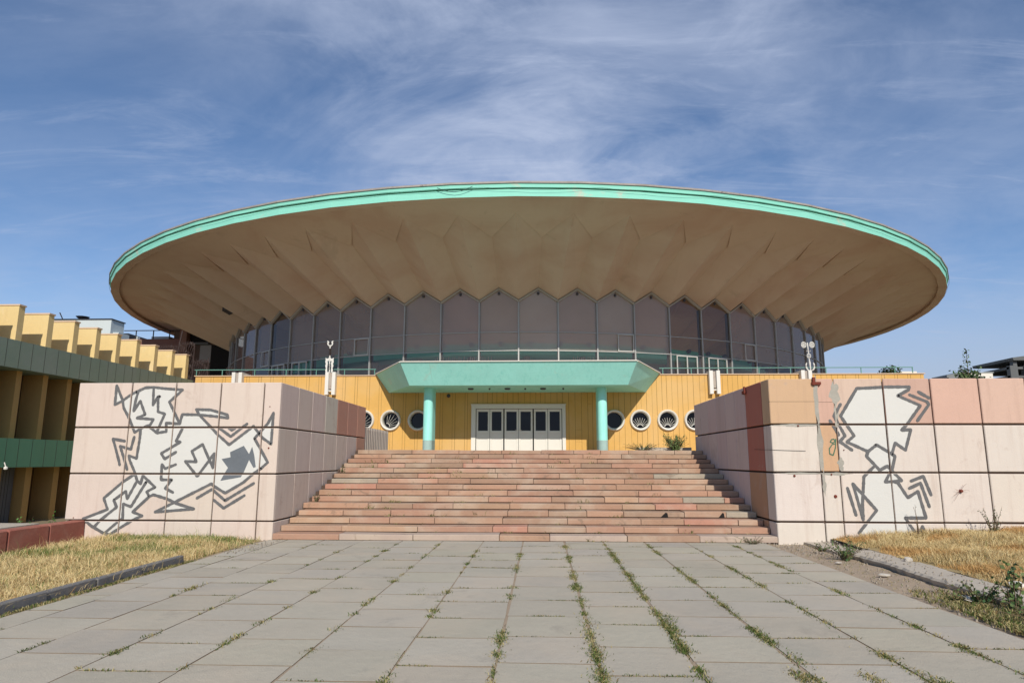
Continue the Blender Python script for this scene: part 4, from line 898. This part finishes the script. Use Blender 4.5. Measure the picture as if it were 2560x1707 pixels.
shoots('weed_clump',4.35,14.55,.0,.16,.45,20,'grey green weed clump at the foot of the lowest step, right side',35,GREY,lsize=.05,leafgap=.03)
shoots('weed_clump',-5.6,16.9,.66,.2,.12,12,'green weed on the left end of the steps, low down',36,WEED,lsize=.045,leafgap=.03)
shoots('weed_clump',-5.62,19.2,1.33,.26,.14,14,'green weed on the left end of the steps, high up beside the wall',37,WEED,lsize=.05,leafgap=.03)
shoots('weed_clump',4.3,18.9,1.86,.0,.1,1,'tiny weed',38,WEED) if False else None
# litter and loose stones
s=MB(); rl=random.Random(3)
vs=[(5.10+rl.uniform(-.02,.02)+.055*i,8.72+.05*j+rl.uniform(-.02,.02),.03+rl.uniform(0,.07)) for j in range(3) for i in range(4)]
s.mesh(vs,[(j*4+i,j*4+i+1,j*4+i+5,j*4+i+4) for j in range(2) for i in range(3)]); s.build('crumpled_litter',M_white,label='crumpled white piece of litter in the weeds of the right gutter',category='litter')
def rock(x,y,z,sx,sy,sz,label,seed,M=M_stone):
    r=random.Random(seed); bm=bmesh.new(); bmesh.ops.create_icosphere(bm,subdivisions=2,radius=1)
    for v in bm.verts: v.co*=r.uniform(.82,1.12); v.co=Vector((v.co.x*sx+x,v.co.y*sy+y,v.co.z*sz+z))
    me=bpy.data.meshes.new('loose_stone'); bm.to_mesh(me); bm.free(); me.materials.append(M); o=bpy.data.objects.new('loose_stone',me); scene.collection.objects.link(o); o['label']=label; o['category']='stone'
rock(5.93,11.6,.12,.07,.06,.045,'rounded pale stone at the edge of the dry grass on the right',1)
rock(6.05,9.25,.14,.10,.08,.05,'white lump lying in the straw at the right frame edge',2,M_white)
rock(4.95,11.9,.02,.06,.04,.02,'small pale stone in the soil beside the paving edge',8)
rock(5.1,10.7,.02,.09,.05,.025,'flat pale stone in the soil beside the gutter edge',3)
rock(-9.2,12.2,-.02,.10,.07,.03,'flat grey stone between the low red wall and the dry lawn',4,M_kerb)
rock(-9.0,13.4,.0,.07,.05,.025,'small pale stone beside the middle of the low red wall',5)
rock(-3.9,20.0,2.0*.0+1.62,.0001,.0001,.0001,'x',6) if False else None
s=MB(); rl=random.Random(12)
for q in range(1100):
    z_=rl.random()
    if z_<.55: x=rl.uniform(4.7,6.0); y=rl.uniform(6,14.4); zz0=(.1 if x>5.5 else -.01)
    elif z_<.8: x=rl.uniform(-9.8,-9.1); y=rl.uniform(9.5,14); zz0=-.03
    else: x=rl.uniform(-5.9,-5.5) if rl.random()<.3 else rl.uniform(4.6,6); y=rl.uniform(12.5,14.6); zz0=0.02
    q_=rl.uniform(.006,.022); g_=0
    s.hexa([(x,y,zz0-.01),(x+q_,y-q_*.3,zz0-.01),(x+q_*1.1,y+q_,zz0-.01),(x-q_*.2,y+q_*.8,zz0-.01)],[(x,y,zz0+q_*.6),(x+q_,y,zz0+q_*.5),(x+q_,y+q_,zz0+q_*.7),(x,y+q_*.8,zz0+q_*.4)])
s.build('gravel',M_gravel,kind='stuff',label='scattered gravel and rubble bits beside the paving and wall',category='gravel')
# ------------------------------------------------------------ grass (blades)
def blades(name,xyz,h,lean,wd,colr,label,cat='grass'):
    n=len(xyz); a=RNG.uniform(0,2*np.pi,n); b=RNG.uniform(0,2*np.pi,n)
    d=np.stack([np.cos(a)*wd,np.sin(a)*wd,np.zeros(n)],1)/2
    mid=xyz+np.stack([np.cos(b)*lean*h*.3,np.sin(b)*lean*h*.3,h*.6],1); tip=xyz+np.stack([np.cos(b)*lean*h,np.sin(b)*lean*h,h*(1-.15*lean)],1)
    V=np.stack([xyz-d,xyz+d,mid+d*.75,mid-d*.75,tip],1).reshape(-1,3)
    me=bpy.data.meshes.new(name); me.vertices.add(5*n); me.vertices.foreach_set('co',V.astype(np.float32).ravel())
    base=np.arange(n)[:,None]*5; loops=(base+np.array([0,1,2,3,3,2,4])).ravel()
    me.loops.add(7*n); me.loops.foreach_set('vertex_index',loops.astype(np.int32)); me.polygons.add(2*n)
    ls=(np.arange(n)[:,None]*7+np.array([0,4])).ravel(); me.polygons.foreach_set('loop_start',ls.astype(np.int32)); me.polygons.foreach_set('loop_total',np.tile([4,3],n).astype(np.int32))
    me.update(calc_edges=True); ca=me.color_attributes.new('Col','FLOAT_COLOR','CORNER'); C=np.concatenate([colr,np.ones((n,1))],1).repeat(7,0); ca.data.foreach_set('color',C.astype(np.float32).ravel())
    me.materials.append(M_grass); o=bpy.data.objects.new(name,me); scene.collection.objects.link(o); o['label']=label; o['category']=cat; o['kind']='stuff'
def nz(x,y,f,s_): return .5+.5*np.sin(x*f+s_+1.7*np.sin(y*f*.8+s_*2))*np.cos(y*f*.9+1.3*np.sin(x*f*1.3+s_))
def colmix(x,y,g):
    n=len(x); dry=np.array([.60,.45,.21]); pale=np.array([.70,.57,.31]); brn=np.array([.36,.22,.09]); grn=np.array([.15,.20,.055])
    t=RNG.random((n,1)); c=dry*(1-t)+pale*t; m=(RNG.random(n)<.16)[:,None]; c=np.where(m,brn,c); m=(RNG.random(n)<g)[:,None]; c=np.where(m,grn*(.7+.7*t),c); return c*RNG.uniform(.75,1.2,(n,1))
LH=np.vectorize(lawnL); RH_=np.vectorize(lawnR)
n=85000; x=RNG.uniform(-9.7,-6.02,n); y=RNG.uniform(6.8,Y0-.02,n)
dens=np.clip(1.15-np.clip(-x-8.6,0,9)*1.1+ (y-10)*.05,0.02,1); bare=(x>-6.5)&(y>13.4); dens=np.where(bare,.25,dens)
keep=RNG.random(n)<dens*(.55+.6*nz(x,y,2.3,1)); x=x[keep]; y=y[keep]
g=np.clip(1.4*np.exp(-(((y-14.45)/.45)**2))*(x>-8.9)+1.0*np.exp(-((y-12.3-(x+8)*.35)/.55)**2)*(nz(x,y,2.8,2)>.45)*.7+.05+.2*(nz(x,y,3.7,5)>.8),0,.7)
h=RNG.uniform(.05,.15,len(x))*(.7+.7*nz(x,y,3,3)); h[RNG.random(len(x))<.015]*=2.1
blades('dry_grass',np.stack([x,y,LH(x,y)-.005],1),h,RNG.uniform(.2,1.3,len(x)),RNG.uniform(.004,.009,len(x)),colmix(x,y,g),'dry yellow grass with green patches in front of the left block')
n=120000; x=RNG.uniform(6.0,11.6,n); y=RNG.uniform(7.5,Y0-.02,n)
ed=6.02+.12*np.sin(y*3)+.1*np.sin(y*7.3); ed=np.where(y>13.3,6.0,ed)
keep=(x>ed)&(RNG.random(n)<(.6+.6*nz(x,y,2.3,1))); x=x[keep]; y=y[keep]
g=np.full(len(x),.02); h=RNG.uniform(.06,.19,len(x))*(.6+.9*nz(x,y,2.1,3))*np.clip((x-5.95)*3,.35,1)
c=colmix(x,y,g); br_=(nz(x,y,1.9,4)>.72)[:,None]; c=np.where(br_,c*np.array([.85,.68,.55]),c)
blades('dry_grass',np.stack([x,y,RH_(x,y)-.005],1),h,RNG.uniform(.2,1.5,len(x)),RNG.uniform(.004,.009,len(x)),c,'straw coloured dry grass in front of the right block')
# edge and joint growth
P_=[];Hh=[];Gg=[];LL=[]
rj=random.Random(77)
def tuft(x,y,n,sx,sy,h,g,z=0.0,ln=.9):
    for _ in range(n): P_.append((x+rj.gauss(0,sx),y+rj.gauss(0,sy),z-.004)); Hh.append(h*rj.uniform(.4,1.2)); Gg.append(g); LL.append(ln)
for k in range(1700): # gutter base and soil strip right
    y=rj.uniform(5.2,9.6); x=rj.uniform(4.75,5.5); 
    if rj.random()<min(1,(9.9-y)/2.5): tuft(x,y,9,.03,.03,.06,.35)
for k in range(260):
    y=rj.uniform(9.3,14.6); tuft(4.68+rj.random()*.75,y,3,.02,.03,.025,.3)
for k in range(520):
    y=rj.uniform(5.5,11.6); tuft(-5.97+rj.uniform(-.03,.09),y,5,.015,.03,.035,.25 if rj.random()<.8 else .9)
for k in range(90): tuft(rj.uniform(-6.9,-5.7),rj.uniform(11.6,14.6),6,.03,.03,.05,.3)
heavy={8:1.1,9:1.0,10:.75,7:.8,11:.65,6:.5,5:.35,12:.6,4:.3,3:.25,2:.2}
for ci,wt in heavy.items():
    xj=cols[ci]
    for q in range(int(13*wt)+3):
        yc=rj.uniform(5.2,14.4); L_=rj.uniform(.06,.45)*wt; wdt=rj.uniform(.010,.030)*(.5+wt*.6); gg_=rj.choice([.85,.75,.6,.35,.1]); n_=int(L_*rj.uniform(180,420))+6
        for _ in range(n_):
            yy_=yc+rj.gauss(0,L_*.5); P_.append((xj+rj.gauss(0,wdt)*(1+rj.random()**3*2),yy_,.003)); Hh.append(rj.uniform(.012,.036)); Gg.append(gg_); LL.append(1.3)
    y=5.2
    while y<14.6:
        if rj.random()<.45*wt: tuft(xj,y,2,.005,.02,.010,.4)
        y+=.05
for (x,y,k,hh) in ((.46,9.5,260,.035),(.45,10.3,160,.03),(.48,8.7,90,.03),(1.31,10.55,190,.03),(1.30,9.9,60,.025),(1.38,7.75,150,.03),(1.33,7.3,200,.035),(1.28,6.6,260,.035),(.49,6.35,140,.03),(.47,5.9,110,.03),(-.40,6.85,120,.03),(-.40,6.2,60,.025),(2.16,6.9,170,.032),(2.2,6.3,120,.03),(2.05,5.8,190,.035),(2.6,5.75,170,.03),(3.0,6.45,140,.03),(3.03,6.0,120,.03),(3.85,6.6,90,.028),(3.1,5.6,200,.04),(-3.83,8.55,40,.03),(-4.66,9.2,60,.05),(-2.97,9.1,40,.02),(-1.6,9.3,60,.018),(-1.23,8.2,50,.02),(2.14,8.6,90,.025),(3.0,8.0,60,.025),(-2.08,6.3,70,.02),(-1.25,6.2,50,.02)):
    tuft(x,y,int(k*1.8),.038,.12,hh*1.0,.7 if rj.random()<.75 else .35)
for k in range(130):
    ci=rj.choice([4,5,6,7,8,8,9,9,9,10,10,11,11,12,12,3]); y=rj.uniform(5.3,14.2); tuft(cols[ci],y,rj.randint(30,110),.03,.04+.07*rj.random(),.035,.6)
    q_=rj.choice(joints)
    if q_[3]>5.5: tuft(rj.uniform(q_[0],q_[1]),q_[3],rj.randint(20,60),.09,.012,.03,.6)
for (x0,x1,y0,y1) in joints: # cross joints
    if y1>5.3 and rj.random()<(.40 if x0>-1.3 else .12):
        a=rj.uniform(x0,x1-.2); b=min(x1,a+rj.uniform(.15,.6)); xx=a
        while xx<b: tuft(xx,y1,8,.02,.010,.024,.6); xx+=.03
for k in range(15): # weeds along the step risers
    yk=Y0+k*TD; zk=k*RH
    for q in range(rj.randint(5,12)):
        x=rj.uniform(-5.6,4.7) if rj.random()<.6 else rj.uniform(-5.6,1.5); hgt=rj.uniform(.02,.09) if rj.random()<.8 else rj.uniform(.1,.16)
        tuft(x,yk-.02,rj.randint(6,22),.025+hgt*.4,.008,hgt,.5,z=zk+.002,ln=.7)
    for q in range(40): tuft(rj.uniform(-5.7,4.8),yk-.012,3,.02,.005,.014,.3,z=zk+.002)
P_=np.array(P_);Hh=np.array(Hh);LL=np.array(LL)
blades('joint_weeds',P_,Hh,LL*RNG.uniform(.5,1.6,len(P_)),np.clip(Hh*.28,.006,.012),colmix(P_[:,0],P_[:,1],np.array(Gg))*np.array([.50,.54,.5]),'small weeds and moss in the paving joints and on the steps','weeds')
